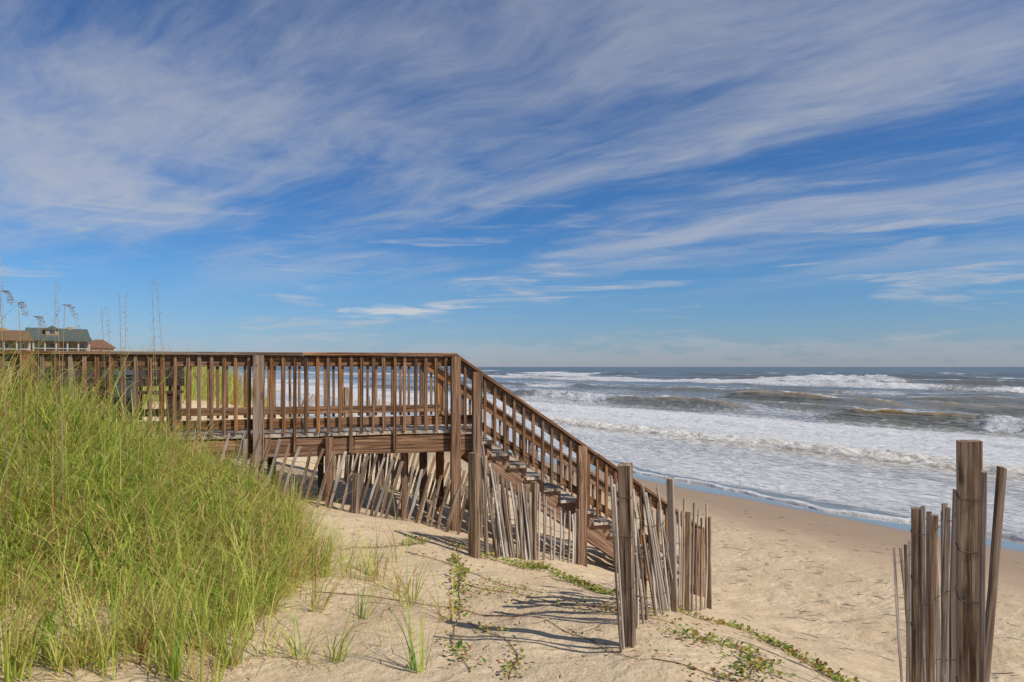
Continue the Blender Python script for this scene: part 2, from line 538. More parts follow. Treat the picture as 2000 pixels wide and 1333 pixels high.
def water_mat():
    m, T, out = new_mat('surf_water')
    tc = T.node('ShaderNodeTexCoord')
    P = tc.outputs['Object']                     # x seaward, y along the shore
    fa = T.node('ShaderNodeAttribute', attribute_name='foam').outputs['Fac']
    tu = T.node('ShaderNodeAttribute', attribute_name='silt_glow').outputs['Fac']
    s, t, _ = T.sep(P)
    wv = T.vmath('SUBTRACT', T.noisec(T.vmath('MULTIPLY', P, (0.5, 0.3, 1)), 1.0, 3), (0.5, 0.5, 0.5))
    q = T.vmath('ADD', P, T.vmath('MULTIPLY', wv, (1.6, 2.2, 0)))
    lace = T.noise(T.vmath('MULTIPLY', q, (4.4, 1.15, 1)), 1.0, 7, 0.72)
    vo = T.node('ShaderNodeTexVoronoi', feature='DISTANCE_TO_EDGE')
    T.put(vo.inputs['Vector'], T.vmath('MULTIPLY', q, (3.0, 1.2, 1)))
    T.put(vo.inputs['Scale'], 1.0)
    net = T.smooth(vo.outputs['Distance'], 0.16, 0.02)
    far = T.noise(T.vmath('MULTIPLY', P, (0.22, 0.05, 1)), 1.0, 5, 0.65)
    pat = T.math('ADD', T.math('MULTIPLY', lace, 0.70), T.math('ADD', T.math('MULTIPLY', net, 0.06), T.math('MULTIPLY', far, 0.22)))
    thr = T.lin(fa, 0, 1, 0.80, 0.26)
    foam = T.smooth(T.math('SUBTRACT', pat, thr), -0.13, 0.11)
    foam = T.math('MULTIPLY', foam, T.smooth(fa, 0.0, 0.06))
    # water body: grey-green outside, sandy where surf stirs, light through crests tinted in
    deep = T.mix(T.smooth(s, 40, 320), (0.165, 0.165, 0.142), (0.085, 0.102, 0.096))
    body = T.mix(tu, deep, (0.34, 0.205, 0.055))
    rip = T.noise(T.vmath('MULTIPLY', P, (1.5, 0.45, 1)), 1.0, 7, 0.66)
    rip2 = T.noise(T.vmath('MULTIPLY', P, (0.16, 0.05, 1)), 1.0, 6, 0.62)
    dist_fade = T.smooth(s, 60, 600, 1.0, 0.35)
    hh = T.math('ADD', T.math('MULTIPLY', rip, 0.16), T.math('MULTIPLY', rip2, 1.2))
    hh = T.math('MULTIPLY', hh, dist_fade)
    sheet = T.smooth(s, 17.0, 36.0, 0.14, 1.0)
    nb = T.bump(T.math('MULTIPLY', hh, sheet), 0.8, 1.0)
    pw = T.node('ShaderNodeBsdfPrincipled')
    T.put(pw.inputs['Base Color'], body)
    T.put(pw.inputs['Roughness'], T.smooth(s, 30, 400, 0.12, 0.30))
    T.put(pw.inputs['IOR'], 1.33)
    T.l.new(nb, pw.inputs['Normal'])
    fh = T.noise(T.vmath('MULTIPLY', q, (5.5, 3.0, 3)), 1.0, 7, 0.74)
    pf = T.node('ShaderNodeBsdfPrincipled')
    fcol = T.mix(T.smooth(fh, 0.36, 0.60), (0.42, 0.42, 0.42), (0.70, 0.70, 0.71))
    T.put(pf.inputs['Base Color'], T.mix(T.math('MULTIPLY', tu, 0.75), fcol, T.mix(T.smooth(fh, 0.38, 0.56), (0.36, 0.31, 0.23), (0.74, 0.70, 0.60))))
    T.put(pf.inputs['Roughness'], 0.8)
    T.put(pf.inputs['Specular IOR Level'], 0.2)
    T.l.new(T.bump(T.math('ADD', T.math('MULTIPLY', fh, 0.13), T.math('MULTIPLY', foam, 0.04)), 0.9, 1.0), pf.inputs['Normal'])
    mx = T.node('ShaderNodeMixShader')
    T.l.new(foam, mx.inputs[0])
    T.l.new(pw.outputs[0], mx.inputs[1])
    T.l.new(pf.outputs[0], mx.inputs[2])
    T.l.new(mx.outputs[0], out.inputs[0])
    return m


M_SEA = water_mat()


def leafy_mat(name, stops, trans=0.35, attr='hue'):
    m, T, out = new_mat(name)
    h = T.node('ShaderNodeAttribute', attribute_name=attr).outputs['Fac']
    col = T.ramp(h, stops)
    d = T.node('ShaderNodeBsdfPrincipled')
    T.put(d.inputs['Base Color'], col)
    T.put(d.inputs['Roughness'], 0.55)
    T.put(d.inputs['Specular IOR Level'], 0.3)
    tr = T.node('ShaderNodeBsdfTranslucent')
    T.put(tr.inputs['Color'], col)
    mx = T.node('ShaderNodeMixShader')
    mx.inputs[0].default_value = trans
    T.l.new(d.outputs[0], mx.inputs[1])
    T.l.new(tr.outputs[0], mx.inputs[2])
    T.l.new(mx.outputs[0], out.inputs[0])
    return m


M_GRASS = leafy_mat('dune_grass_blades', [
    (0.0, (0.100, 0.235, 0.030)), (0.25, (0.290, 0.450, 0.055)), (0.50, (0.570, 0.610, 0.110)),
    (0.70, (0.640, 0.580, 0.170)), (0.82, (0.660, 0.530, 0.250)), (0.92, (0.58, 0.360, 0.14)), (1.0, (0.36, 0.165, 0.075))], 0.42)
M_LEAF = leafy_mat('vine_leaves', [
    (0.0, (0.075, 0.150, 0.020)), (0.45, (0.190, 0.265, 0.040)), (0.72, (0.38, 0.36, 0.06)), (0.86, (0.36, 0.20, 0.05)), (1.0, (0.24, 0.07, 0.03))], 0.25)
M_OAT = leafy_mat('dry_seed_stalk', [(0.0, (0.30, 0.20, 0.10)), (1.0, (0.46, 0.35, 0.20))], 0.2)


def plain_mat(name, col, rough=0.8, spec=0.3, var=0.12, scale=6.0):
    m, T, out = new_mat(name)
    tc = T.node('ShaderNodeTexCoord')
    n = T.noise(tc.outputs['Object'], scale, 5, 0.6)
    c = T.mix(n, tuple(x * (1 - var) for x in col), tuple(min(1, x * (1 + var)) for x in col))
    principled(T, out, c, rough, T.bump(n, 0.2, 0.01), spec)
    return m


M_RUNNER = plain_mat('reddish_runner', (0.24, 0.125, 0.080), 0.8, 0.2, 0.4, 20)
M_DEBRIS = plain_mat('dark_wrack', (0.095, 0.068, 0.046), 0.9, 0.2, 0.4, 9)

# ------------------------------------------------------------------ ground sheet


def spaced(lo, hi, a, b, fine, grow):
    """grid lines: fine between a and b, growing outwards to lo and hi"""
    xs = list(np.arange(a, b, fine))
    st, x = fine, xs[-1]
    while x < hi:
        st *= grow
        x += st
        xs.append(x)
    st, x = fine, xs[0]
    left = []
    while x > lo:
        st *= grow
        x -= st
        left.append(x)
    return np.array(left[::-1] + xs)


def grid_mesh(name, X, Y, Z):
    ny, nx = X.shape
    v = np.stack([X, Y, Z], -1).reshape(-1, 3)
    i = np.arange(ny * nx).reshape(ny, nx)
    q = np.stack([i[:-1, :-1], i[:-1, 1:], i[1:, 1:], i[1:, :-1]], -1).reshape(-1, 4)
    return np_mesh(name, v, q)


gx = spaced(-9000, 900, -5.0, 4.5, 0.04, 1.045)
gy = spaced(-120, 12000, 3.2, 10.0, 0.04, 1.045)
GX, GY = np.meshgrid(gx, gy)
GZ = ground_rel(GX, GY)
fs = CN * GX + SN * GY
GZ = np.maximum(GZ, -9.0)
ground = link('sand_ground', grid_mesh('sand_ground', GX, GY, GZ + EYE), M_SAND)
tag(ground, 'pale dune sand sloping down to the damp beach', None, None, 'structure')

# ------------------------------------------------------------------ the sea


def build_sea():
    s = np.concatenate([np.arange(16.6, 36, 0.09), np.arange(36, 80, 0.2), np.arange(80, 230, 0.6)])
    ext, st, x = [], 0.6, s[-1]
    while x < 45000:
        st *= 1.12
        x += st
        ext.append(x)
    s = np.concatenate([s, ext])
    t = np.arange(-6, 60, 0.16)
    ext, st, x = [], 0.16, t[-1]
    while x < 45000:
        st *= 1.035
        x += st
        ext.append(x)
    low, st, x = [], 0.16, t[0]
    while x > -45000:
        st *= 1.22
        x -= st
        low.append(x)
    t = np.concatenate([low[::-1], t, ext])
    S, Tt = np.meshgrid(s, t)
    z = np.zeros_like(S)
    foam = np.zeros_like(S)
    silt_glow = np.zeros_like(S)
    # open swell
    amp = 0.05 + 0.20 * sstep(S, 40, 120)
    ph = 5.0 * fbm(S * 0.01, Tt * 0.012, 51, 3)
    far = 1 - sstep(S, 400, 1500)
    z += far * amp * (np.sin(S * 0.30 + ph * 2) * 0.5 + np.sin(S * 0.135 + ph * 3 + Tt * 0.03) * 0.9)
    z += far * (0.05 + 0.16 * sstep(S, 35, 80)) * fbm(S * 0.35, Tt * 0.16, 61, 4) * 2
    z += far * 0.10 * sstep(S, 24, 40) * fbm(S * 1.2, Tt * 0.6, 66, 3) * 2

    def ridge(s0, a, wf, wb, wig=1.5, wl=0.03, seed=0):
        c = s0 + wig * 2 * fbm(Tt * wl, Tt * 0 + seed, 70 + seed, 4)
        d = S - c
        w = np.where(d < 0, wf, wb)
        g = np.exp(-(d / w) ** 2)
        return d, g

    def win(a, b, soft):
        return sstep(Tt, a - soft, a + soft) * (1 - sstep(Tt, b - soft, b + soft))

    # general foam cover by depth
    foam = np.maximum(foam, 0.70 * sstep(S, 18.2, 19.5) * (1 - sstep(S, 31, 34)))
    foam = np.maximum(foam, 0.84 * sstep(S, 28.7, 29.6) * (1 - sstep(S, 43, 50)))
    foam = np.maximum(foam, 0.50 * sstep(S, 38, 46) * (1 - sstep(S, 56, 74)))
    foam = np.maximum(foam, 0.26 * sstep(S, 50, 70) * (1 - sstep(S, 150, 230)))
    foam = np.maximum(foam, 0.28 * sstep(S, 96, 112) * (1 - sstep(S, 134, 150)))
    foam += 0.55 * fbm(S * 0.16, Tt * 0.03, 91, 4) * sstep(S, 20, 26) * (1 - sstep(S, 200, 300))
    # more broken water to the north, cleaner faces nearer the right
    foam += 0.16 * sstep(Tt - S * 0.4, 25, 70) * sstep(S, 40, 50) * (1 - sstep(S, 90, 120))
    foam = np.clip(foam, 0, 0.93)

    # the bore rolling in through the shallows
    d, g = ridge(29.6, 1, 0.5, 3.0, 0.9, 0.05, 1)
    rough = fbm(S * 1.6, Tt * 1.3, 101, 4, 0.65)
    ab = 0.20 * (0.7 + 0.9 * vnoise(Tt * 0.13, Tt * 0, 5))
    z += g * ab * (1 + 1.5 * rough)
    z += np.exp(-((d - 0.5) / 1.2) ** 2) * 0.32 * np.maximum(fbm(S * 3.0, Tt * 2.4, 103, 4, 0.7), -0.1)
    foam = np.maximum(foam, 0.86 * np.exp(-((d - 0.5) / 1.3) ** 4))
    silt_glow = np.maximum(silt_glow, 0.9 * np.exp(-((d - 0.4) / 1.3) ** 2))
    # second, fainter bore
    d, g = ridge(38.0, 1, 0.6, 3.0, 1.4, 0.04, 7)
    z += g * 0.12 * (1 + 1.2 * rough)
    foam = np.maximum(foam, 0.9 * np.exp(-((d - 0.5) / 1.4) ** 2) * (0.5 + 0.5 * vnoise(Tt * 0.1, Tt * 0, 12)))

    # plunging faces: (s, height, front, back, t from, t to, share broken)
    def breaker(s0, a, wf, wb, t0, t1, soft, br0, br1, seed, silt_glow_k=0.9, wig=2.0):
        nonlocal z, foam, silt_glow
        d, g = ridge(s0, a, wf, wb, wig, 0.035, seed)
        m = win(t0, t1, soft)
        A = a * m * (0.75 + 0.45 * vnoise(Tt * 0.11, Tt * 0 + seed, seed + 2))
        z = z + A * g * (1 + 0.45 * fbm(S * 0.7, Tt * 0.5, seed + 3, 4, 0.6))
        z = z - 0.18 * A * np.exp(-((d + 2.2 * wf) / (1.4 * wf)) ** 2)
        front = np.exp(-((d + 0.35 * wf) / (0.95 * wf)) ** 2) * m
        # clear face: silt, plus amber light through the crest painted in
        brk = win(br0, br1, 3.0)
        foam = np.where(front > 0.2, foam * (1 - 0.55 * front * (1 - brk)), foam)
        silt_glow = np.maximum(silt_glow, 0.8 * silt_glow_k * np.exp(-((d + 0.05 * wf) / (0.34 * wf)) ** 2) * m * (1 - 0.6 * brk) * (0.3 + 0.7 * vnoise(Tt * 0.35, S * 0.3, seed + 8)))
        # white lip and tumbling front where it has broken
        rg = fbm(S * 1.1, Tt * 0.9, seed + 9, 4, 0.65)
        lip = np.exp(-((d - 0.1) / (0.30 * wf)) ** 2) * m * (0.35 + 0.8 * vnoise(Tt * 0.45, Tt * 0, seed + 6))
        foam = np.maximum(foam, 0.75 * lip)
        bf = np.exp(-((d + 0.7 * wf) / (1.1 * wf)) ** 2) * m * brk * (0.55 + 0.55 * vnoise(Tt * 0.09, S * 0.05, seed + 4))
        foam = np.maximum(foam, 0.97 * bf)
        z = z + bf * a * 0.9 * np.maximum(rg, -0.15)

    breaker(49.8, 1.20, 1.3, 4.0, 13, 30, 2.5, 10, 20.0, 3, 1.5, 1.2)
    breaker(52.0, 0.85, 1.5, 5.0, 40, 130, 4, 56, 72, 5, 0.8)
    breaker(58.0, 0.55, 1.8, 5.0, 24, 60, 5, 70, 80, 8, 0.6)
    breaker(66.0, 1.05, 1.8, 5.5, 32, 54, 4, 52, 64, 11, 1.4, 1.5)
    breaker(70.0, 0.75, 2.0, 6.0, 8, 34, 4, 0, 2, 13, 0.9, 1.5)
    breaker(84.0, 0.60, 2.0, 7.0, 10, 220, 6, 100, 118, 14, 0.6, 3)
    breaker(98.0, 0.45, 2.0, 8.0, 20, 130, 8, 46, 58, 17, 0.4, 3)
    breaker(136.0, 0.95, 2.4, 9.0, -40, 520, 12, -60, 540, 20, 0.5, 4)
    breaker(146.0, 1.9, 3.5, 8.0, 70, 108, 8, 60, 118, 26, 0.5, 2)
    breaker(176.0, 0.85, 3.0, 12.0, 40, 420, 15, 200, 260, 23, 0.3, 5)
    breaker(236.0, 1.1, 5.0, 16.0, -20, 700, 25, 260, 330, 29, 0.1, 8)
    breaker(330.0, 1.1, 6.0, 22.0, -100, 1200, 40, 500, 520, 32, 0.0, 10)

    # swash sheet: thin water lying on the sand up to a scalloped lip
    e = 18.25 + 0.55 * np.sin(Tt * 0.31 + 0.8) + 0.30 * np.sin(Tt * 0.83 + 2.0) + 0.9 * fbm(Tt * 0.5, Tt * 0 + 3, 111, 4)
    bz = beach_z(S) + EYE
    lip = np.exp(-((S - e - 0.14) / 0.17) ** 2)
    lipa = 0.035 + 0.05 * vnoise(Tt * 1.1, Tt * 0, 17)
    z = z * sstep(S, e, 27.0) + lip * lipa * (1 + 1.8 * fbm(S * 3, Tt * 2.5, 121, 3))
    z = np.maximum(z, bz + 0.012 + lip * lipa)
    z = np.where(S < e - 0.12, bz - 0.25, z)
    foam = np.where(S < e + 1.6, foam * sstep(S, e + 0.1, e + 0.9), foam)
    foam = np.maximum(foam, 1.0 * np.exp(-((S - e - 0.02) / 0.34) ** 4))
    # a second trailing lip line
    e2 = e + 0.9 + 1.1 * vnoise(Tt * 0.24, Tt * 0, 33)
    foam = np.maximum(foam, 0.62 * np.exp(-((S - e2) / 0.14) ** 2) * sstep(vnoise(Tt * 0.2, Tt * 0, 35), 0.35, 0.6))
    me = grid_mesh('sea', S, Tt, z)
    add_attr(me, 'foam', np.clip(foam, 0, 1).ravel())
    add_attr(me, 'silt_glow', np.clip(silt_glow, 0, 1).ravel())
    o = link('sea', me, M_SEA)
    o.rotation_euler = (0, 0, R(34))
    tag(o, 'grey-blue sea with lines of white breaking surf', None, None, 'structure')


build_sea()

# ------------------------------------------------------------------ timber
_cache = {}


def prism(name, L, w, t, ch, seg, warp, seed, taper=0.0):
    """a sawn length along local z: chamfered section, slightly crooked"""
    rs = np.random.default_rng(seed)
    c = min(ch, 0.45 * t, 0.45 * w)
    hw, ht = w / 2, t / 2
    prof = np.array([(-hw + c, -ht), (hw - c, -ht), (hw, -ht + c), (hw, ht - c), (hw - c, ht), (-hw + c, ht), (-hw, ht - c), (-hw, -ht + c)])
    V, F = [], []
    ox = oy = 0.0
    mat_bow = name == 'picket'
    bow = rs.normal(0, 0.011), rs.normal(0, 0.009)
    for k in range(seg + 1):
        f = k / seg
        sx = 1 + rs.normal(0, warp * 1.2) - taper * f
        sy = 1 + rs.normal(0, warp * 1.2) - taper * f
        if 0 < k < seg:
            ox, oy = rs.normal(0, warp * 0.12 * w), rs.normal(0, warp * 0.12 * w)
        else:
            ox = oy = 0.0
        if seg >= 4 and w < 0.06 and mat_bow:
            ox += bow[0] * math.sin(math.pi * f)
            oy += bow[1] * math.sin(math.pi * f)
        tilt = (rs.normal(0, 1) * warp * w * 1.2, rs.normal(0, 1) * warp * w * 1.2) if k in (0, seg) else (0, 0)
        for (x, y) in prof:
            V.append((x * sx + ox, y * sy + oy, L * f + tilt[0] * x / hw + tilt[1] * y / ht * 0.5))
    for k in range(seg):
        a, b = k * 8, (k + 1) * 8
        for j in range(8):
            F.append((a + j, a + (j + 1) % 8, b + (j + 1) % 8, b + j))
    F.append(tuple(range(7, -1, -1)))
    F.append(tuple(range(seg * 8, seg * 8 + 8)))
    return raw_mesh(name, V, F)


def piece_mesh(name, L, w, t, mat, warp=0.05, seg=2, nvar=4, ch=0.005, taper=0.0):
    var = random.randrange(nvar)
    key = (round(L, 2), w, t, mat.name, seg, var, taper)
    if key not in _cache:
        me = prism(name, round(L, 2), w, t, ch, seg, warp, int(L * 100) * 7 + var * 131 + int(w * 1e4), taper)
        me.materials.append(mat)
        _cache[key] = me
    return _cache[key]


def frame(p0, p1, face):
    """matrix: local z from p0 to p1, local -y towards 'face'"""
    z = (p1 - p0).normalized()
    y = -(face - z * face.dot(z)).normalized()
    x = y.cross(z)
    m = Matrix((x, y, z)).transposed().to_4x4()
    m.translation = p0
    return m


def timber(name, p0, p1, w, t, face, mat, parent, warp=0.03, seg=2, nvar=4, ch=0.005, flip=True, taper=0.0):
    p0, p1 = Vector(p0), Vector(p1)
    L = (p1 - p0).length
    me = piece_mesh(name, L, w, t, mat, warp, seg, nvar, ch, taper)
    m = frame(p0, p1, Vector(face))
    m = m @ Matrix.Diagonal((1, 1, L / round(L, 2), 1))
    return link(name, me, None, parent, m)


def tube_mesh(name, pts, r, sides=5, r_end=None):
    V, F = [], []
    n = len(pts)
    for i, p in enumerate(pts):
        a = Vector(pts[max(0, i - 1)])
        b = Vector(pts[min(n - 1, i + 1)])
        z = (b - a).normalized()
        x = z.orthogonal().normalized()
        y = z.cross(x)
        rr = r if r_end is None else r + (r_end - r) * i / (n - 1)
        for k in range(sides):
            an = 2 * math.pi * k / sides
            V.append(Vector(p) + x * (rr * math.cos(an)) + y * (rr * math.sin(an)))
    for i in range(n - 1):
        for k in range(sides):
            F.append((i * sides + k, i * sides + (k + 1) % sides, (i + 1) * sides + (k + 1) % sides, (i + 1) * sides + k))
    F.append(tuple(range(sides - 1, -1, -1)))
    F.append(tuple(range((n - 1) * sides, n * sides)))
    return raw_mesh(name, V, F, True)


# ------------------------------------------------------------------ boardwalk and stairs
DIR = Vector((0.960, 0.280, 0.0)).normalized()      # seaward along the walk
OUT = Vector((DIR.y, -DIR.x, 0.0))                  # towards the camera, off the near side
C0 = Vector((-0.732, 8.71, EYE))                    # near corner where the handrail bends
W = 2.55                                            # clear width
Z_DECK = -0.80
Z_CAP = 0.175
RISE, RUN, SLOPE = 0.165, 0.240, 0.6875
SET = 0.27                                          # deck edge beyond the bend


def at(a, b, z):
    """a along the walk from the bend, b inwards from the near rail, z relative to the eye"""
    p = C0 + DIR * a - OUT * b
    return Vector((p.x, p.y, EYE + z))


UP = Vector((0, 0, 1))
walk = empty('boardwalk', at(-2.5, W / 2, Z_DECK - 0.3))
tag(walk, 'weathered brown wooden boardwalk with baluster railing crossing the dune', 'boardwalk')
A_LEFT = -9.0

for side, sb, so in ((0, 0.0, OUT), (1, W, -OUT)):
    # flat cap boards in lengths, a rail board below, a bottom rail
    cuts = [A_LEFT, -6.9, -4.45, -1.85, 0.03]
    for a0, a1 in zip(cuts[:-1], cuts[1:]):
        timber('cap_rail', at(a0 + 0.004, sb, Z_CAP - 0.019), at(a1 - 0.004, sb, Z_CAP - 0.019 + random.uniform(-.003, .003)), 0.14, 0.038, UP, M_DECK, walk, 0.02, 6)
    for a0, a1 in zip(cuts[:-1], cuts[1:]):
        b_in = sb + 0.012 * (1 if side == 0 else -1)
        timber('top_rail', at(a0 + 0.003, b_in, Z_CAP - 0.105), at(a1 - 0.003, b_in, Z_CAP - 0.105), 0.13, 0.036, so, M_DECK, walk, 0.02, 4)
        timber('bottom_rail', at(a0 + 0.003, b_in, -0.675), at(a1 + (SET - 0.03 if a1 > 0 else 0) - 0.003, b_in, -0.675), 0.115, 0.036, so, M_DECK, walk, 0.02, 4)
    # balusters nailed to the outer face
    bo = sb + (-0.026 if side == 0 else 0.026)
    n = int((-0.10 - A_LEFT) / 0.1305)
    posts_a = [-7.0, -4.68, -2.35, 0.0]
    k = 0
    for i in range(n):
        a = -0.115 - i * 0.1305 + random.uniform(-.007, .007)
        if min(abs(a - q) for q in posts_a) < 0.085:
            continue
        zb = -0.785 + random.uniform(-.012, .010)
        if side == 0 and i in (5, 9, 14, 18, 25, 33, 41):
            zb = -1.05 + random.uniform(-.02, .03)
        lean = random.uniform(-.008, .008)
        timber('baluster', at(a, bo, zb), at(a + lean, bo, Z_CAP - 0.042), 0.041, 0.034, so, M_DECK, walk, 0.05, 3, 5)
    # posts carried down into the sand
    for q in posts_a:
        g = gz(*at(q, sb, 0).xy) - EYE - 0.5
        bp = sb + (-0.058 if side == 0 else 0.058)
        timber('post', at(q, bp, min(g, -1.5)), at(q + random.uniform(-.01, .01), bp, Z_CAP - 0.04), 0.122, 0.092, so, M_DECK, walk, 0.025, 5, 3, 0.006)
    g = gz(*at(SET, sb, 0).xy) - EYE - 0.5
    # rim beams in lengths
    bc = [A_LEFT, -5.6, -2.6, -1.25, SET - 0.02]
    for a0, a1 in zip(bc[:-1], bc[1:]):
        timber('beam', at(a0 + 0.003, sb + (0.012 if side == 0 else -0.012), -0.967), at(a1 - 0.003, sb + (0.012 if side == 0 else -0.012), -0.967 + random.uniform(-.006, .006)), 0.215, 0.042, so, M_DECK, walk, 0.015, 4)

# deck boards laid across the walk
a = A_LEFT
while a < SET:
    wd = 0.138
    timber('deck_board', at(a + wd / 2, -0.02 + random.uniform(-.012, .012), Z_DECK - 0.019 + random.uniform(-.002, .002)),
           at(a + wd / 2, W + 0.02 + random.uniform(-.012, .012), Z_DECK - 0.019 + random.uniform(-.002, .002)), wd, 0.038, UP, M_FLOOR, walk, 0.012, 2, 4)
    a += wd + 0.006
# joists under the deck and carrying pilings
for i, b in enumerate((0.65, 1.28, 1.90)):
    timber('joist', at(A_LEFT, b, -0.935), at(SET - 0.05, b, -0.935), 0.185, 0.040, OUT, M_DECK, walk, 0.01, 4)
for (a, b) in ((-0.60, 0.30), (-1.62, W - 0.12), (-2.75, 0.30), (-3.0, W - 0.12), (-4.3, W - 0.12)):
    g = gz(*at(a, b, 0).xy) - EYE - 0.4
    timber('piling', at(a, b, g), at(a, b, -0.86), 0.092, 0.092, OUT, M_DECK, walk, 0.025, 4, 3, 0.006)
for (a, b) in ((-1.55, -0.062),):
    g = gz(*at(a, b, 0).xy) - EYE - 0.4
    timber('piling', at(a, b, g), at(a, b, -0.85), 0.092, 0.084, OUT, M_DECK, walk, 0.025, 4, 3, 0.006)
timber('brace', at(-2.28, -0.03, -1.06), at(-2.26, -0.03, -0.85), 0.045, 0.036, OUT, M_DECK, walk, 0.03, 2)
# cross beams below
for a in (-3.0,):
    timber('cross_beam', at(a - 0.06, 0.02, -1.15), at(a - 0.06, W - 0.02, -1.15), 0.18, 0.042, DIR, M_DECK, walk, 0.015, 3)

stairs = empty('staircase', at(3.4, W / 2, -3.05))
tag(stairs, 'brown wooden staircase with sloping handrails descending from boardwalk to beach', 'staircase')
NSTEP = 14
A_END = SET + NSTEP * RUN


def rail_z(a):
    return -SLOPE * a


def sawtooth(name, b, thick):
    """notched stringer; outline in (a, z), given thickness across the walk"""
    top = [(SET - 0.03, Z_DECK - 0.045)]
    for k in range(NSTEP):
        zt = Z_DECK - RISE * (k + 1) - 0.038
        top.append((SET + RUN * k + 0.003, zt))
        top.append((SET + RUN * (k + 1) - 0.004, zt))
    bot = [(A_END + 0.02, Z_DECK - RISE * NSTEP - 0.30), (SET + 0.02, Z_DECK - 0.48), (SET - 0.03, Z_DECK - 0.45)]
    # notch triangles + the solid strap below them
    V, F = [], []
    pts = []
    for k in range(NSTEP):
        zt = Z_DECK - RISE * (k + 1) - 0.038
        a0, a1 = SET + RUN * k, SET + RUN * (k + 1)
        z0 = Z_DECK - 0.48 - SLOPE * (a0 - SET)
        z1 = Z_DECK - 0.48 - SLOPE * (a1 - SET)
        pts.append((a0, z0, zt))
        pts.append((a1, z1, zt))
    for (a, zl, zu) in pts:
        for bb in (b - thick / 2, b + thick / 2):
            V.append(at(a, bb, zl))
            V.append(at(a, bb, zu))
    for k in range(NSTEP):
        i, j = 8 * k, 8 * k + 4
        F.append((i, j, j + 1, i + 1))
        F.append((i + 2, i + 3, j + 3, j + 2))
        F.append((i + 1, j + 1, j + 3, i + 3))
        F.append((i, i + 2, j + 2, j))
        if k < NSTEP - 1:
            F.append((j + 1, j + 5, j + 7, j + 3))
    F.append((0, 1, 3, 2))
    e = 8 * (NSTEP - 1) + 4
    F.append((e, e + 2, e + 3, e + 1))
    # bring to a local frame whose z runs down the slope (for the grain)
    p0, p1 = at(SET, b, Z_DECK - 0.3), at(A_END, b, Z_DECK - 0.3 - SLOPE * (A_END - SET))
    m = frame(p0, p1, OUT)
    mi = m.inverted()
    me = raw_mesh(name, [mi @ v for v in V], F)
    me.materials.append(M_DECK)
    return link(name, me, None, stairs, m)


for b in (0.10, W / 2, W - 0.10):
    sawtooth('stringer', b, 0.042)
for k in range(NSTEP):
    zt = Z_DECK - RISE * (k + 1) - 0.019
    for (da, wd) in ((0.052, 0.135), (0.192, 0.135)):
        timber('tread', at(SET + RUN * k + da, 0.03 + random.uniform(-.01, .01), zt), at(SET + RUN * k + da, W - 0.03, zt + random.uniform(-.002, .002)), wd, 0.036, UP, M_FLOOR, stairs, 0.012, 2)
for side, sb, so in ((0, 0.0, OUT), (1, W, -OUT)):
    sg = 1 if side == 0 else -1
    A1 = 3.66
    cuts = [0.035, 1.95, A1] if side == 0 else [0.035, 2.3, A1]
    nrm = (UP + DIR * SLOPE).normalized()
    for a0, a1 in zip(cuts[:-1], cuts[1:]):
        timber('cap_rail', at(a0 + .004, sb, Z_CAP - 0.019 + rail_z(a0)), at(a1 - .004, sb, Z_CAP - 0.019 + rail_z(a1)), 0.14, 0.038, nrm, M_DECK, stairs, 0.02, 5)
        timber('top_rail', at(a0 + .004, sb + 0.012 * sg, Z_CAP - 0.120 + rail_z(a0)), at(a1 - .004, sb + 0.012 * sg, Z_CAP - 0.120 + rail_z(a1)), 0.12, 0.036, so, M_DECK, stairs, 0.02, 4)
    timber('bottom_rail', at(0.30, sb + 0.012 * sg, -0.52 + rail_z(0.30)), at(A1 - 0.1, sb + 0.012 * sg, -0.52 + rail_z(A1 - 0.1)), 0.095, 0.036, so, M_DECK, stairs, 0.02, 5)
    pa = (SET + 0.01, 1.72, 3.50)
    for q in pa:
        g = gz(*at(q, sb, 0).xy) - EYE - 0.5
        bp = sb - 0.058 * sg
        timber('post', at(q, bp, min(g, -1.6)), at(q, bp, Z_CAP - 0.05 + rail_z(q)), 0.122, 0.092, so, M_DECK, stairs, 0.025, 4, 3, 0.006)
    a = 0.13
    bo = sb - 0.026 * sg
    while a < A1 - 0.05:
        if min(abs(a - q) for q in pa) > 0.08:
            ex = random.choice((0, 0, 0, 0.05, 0.10))
            if a < SET:
                zb = -0.79
            else:
                zb = -0.60 - ex + rail_z(a)
            timber('baluster', at(a, bo, zb), at(a, bo, Z_CAP - 0.06 + rail_z(a)), 0.038, 0.034, so, M_DECK, stairs, 0.05, 3, 5)
        a += 0.1305

# ------------------------------------------------------------------ sand fences


def fence_frame(name, A, B, label):
    mx, my = (A[0] + B[0]) / 2, (A[1] + B[1]) / 2
    o = empty(name, (mx, my, gz(mx, my)))
    tag(o, label, 'fence', 'sand fences of wired pickets')
    return o


def ground_hit(px, A, B):
    r = on_line(px, 717, A, B)
    return gz(r.x, r.y)


def seg_of(px, poly):
    for A, B in zip(poly[:-1], poly[1:]):
        xa = A[0] / A[1] * FPX + 1000
        xb = B[0] / B[1] * FPX + 1000
        if min(xa, xb) - 1e-6 <= px <= max(xa, xb) + 1e-6:
            return A, B
    xa = poly[0][0] / poly[0][1]
    xb = poly[-1][0] / poly[-1][1]
    p = (px - 1000) / FPX
    return (poly[0], poly[1]) if abs(p - xa) < abs(p - xb) else (poly[-2], poly[-1])


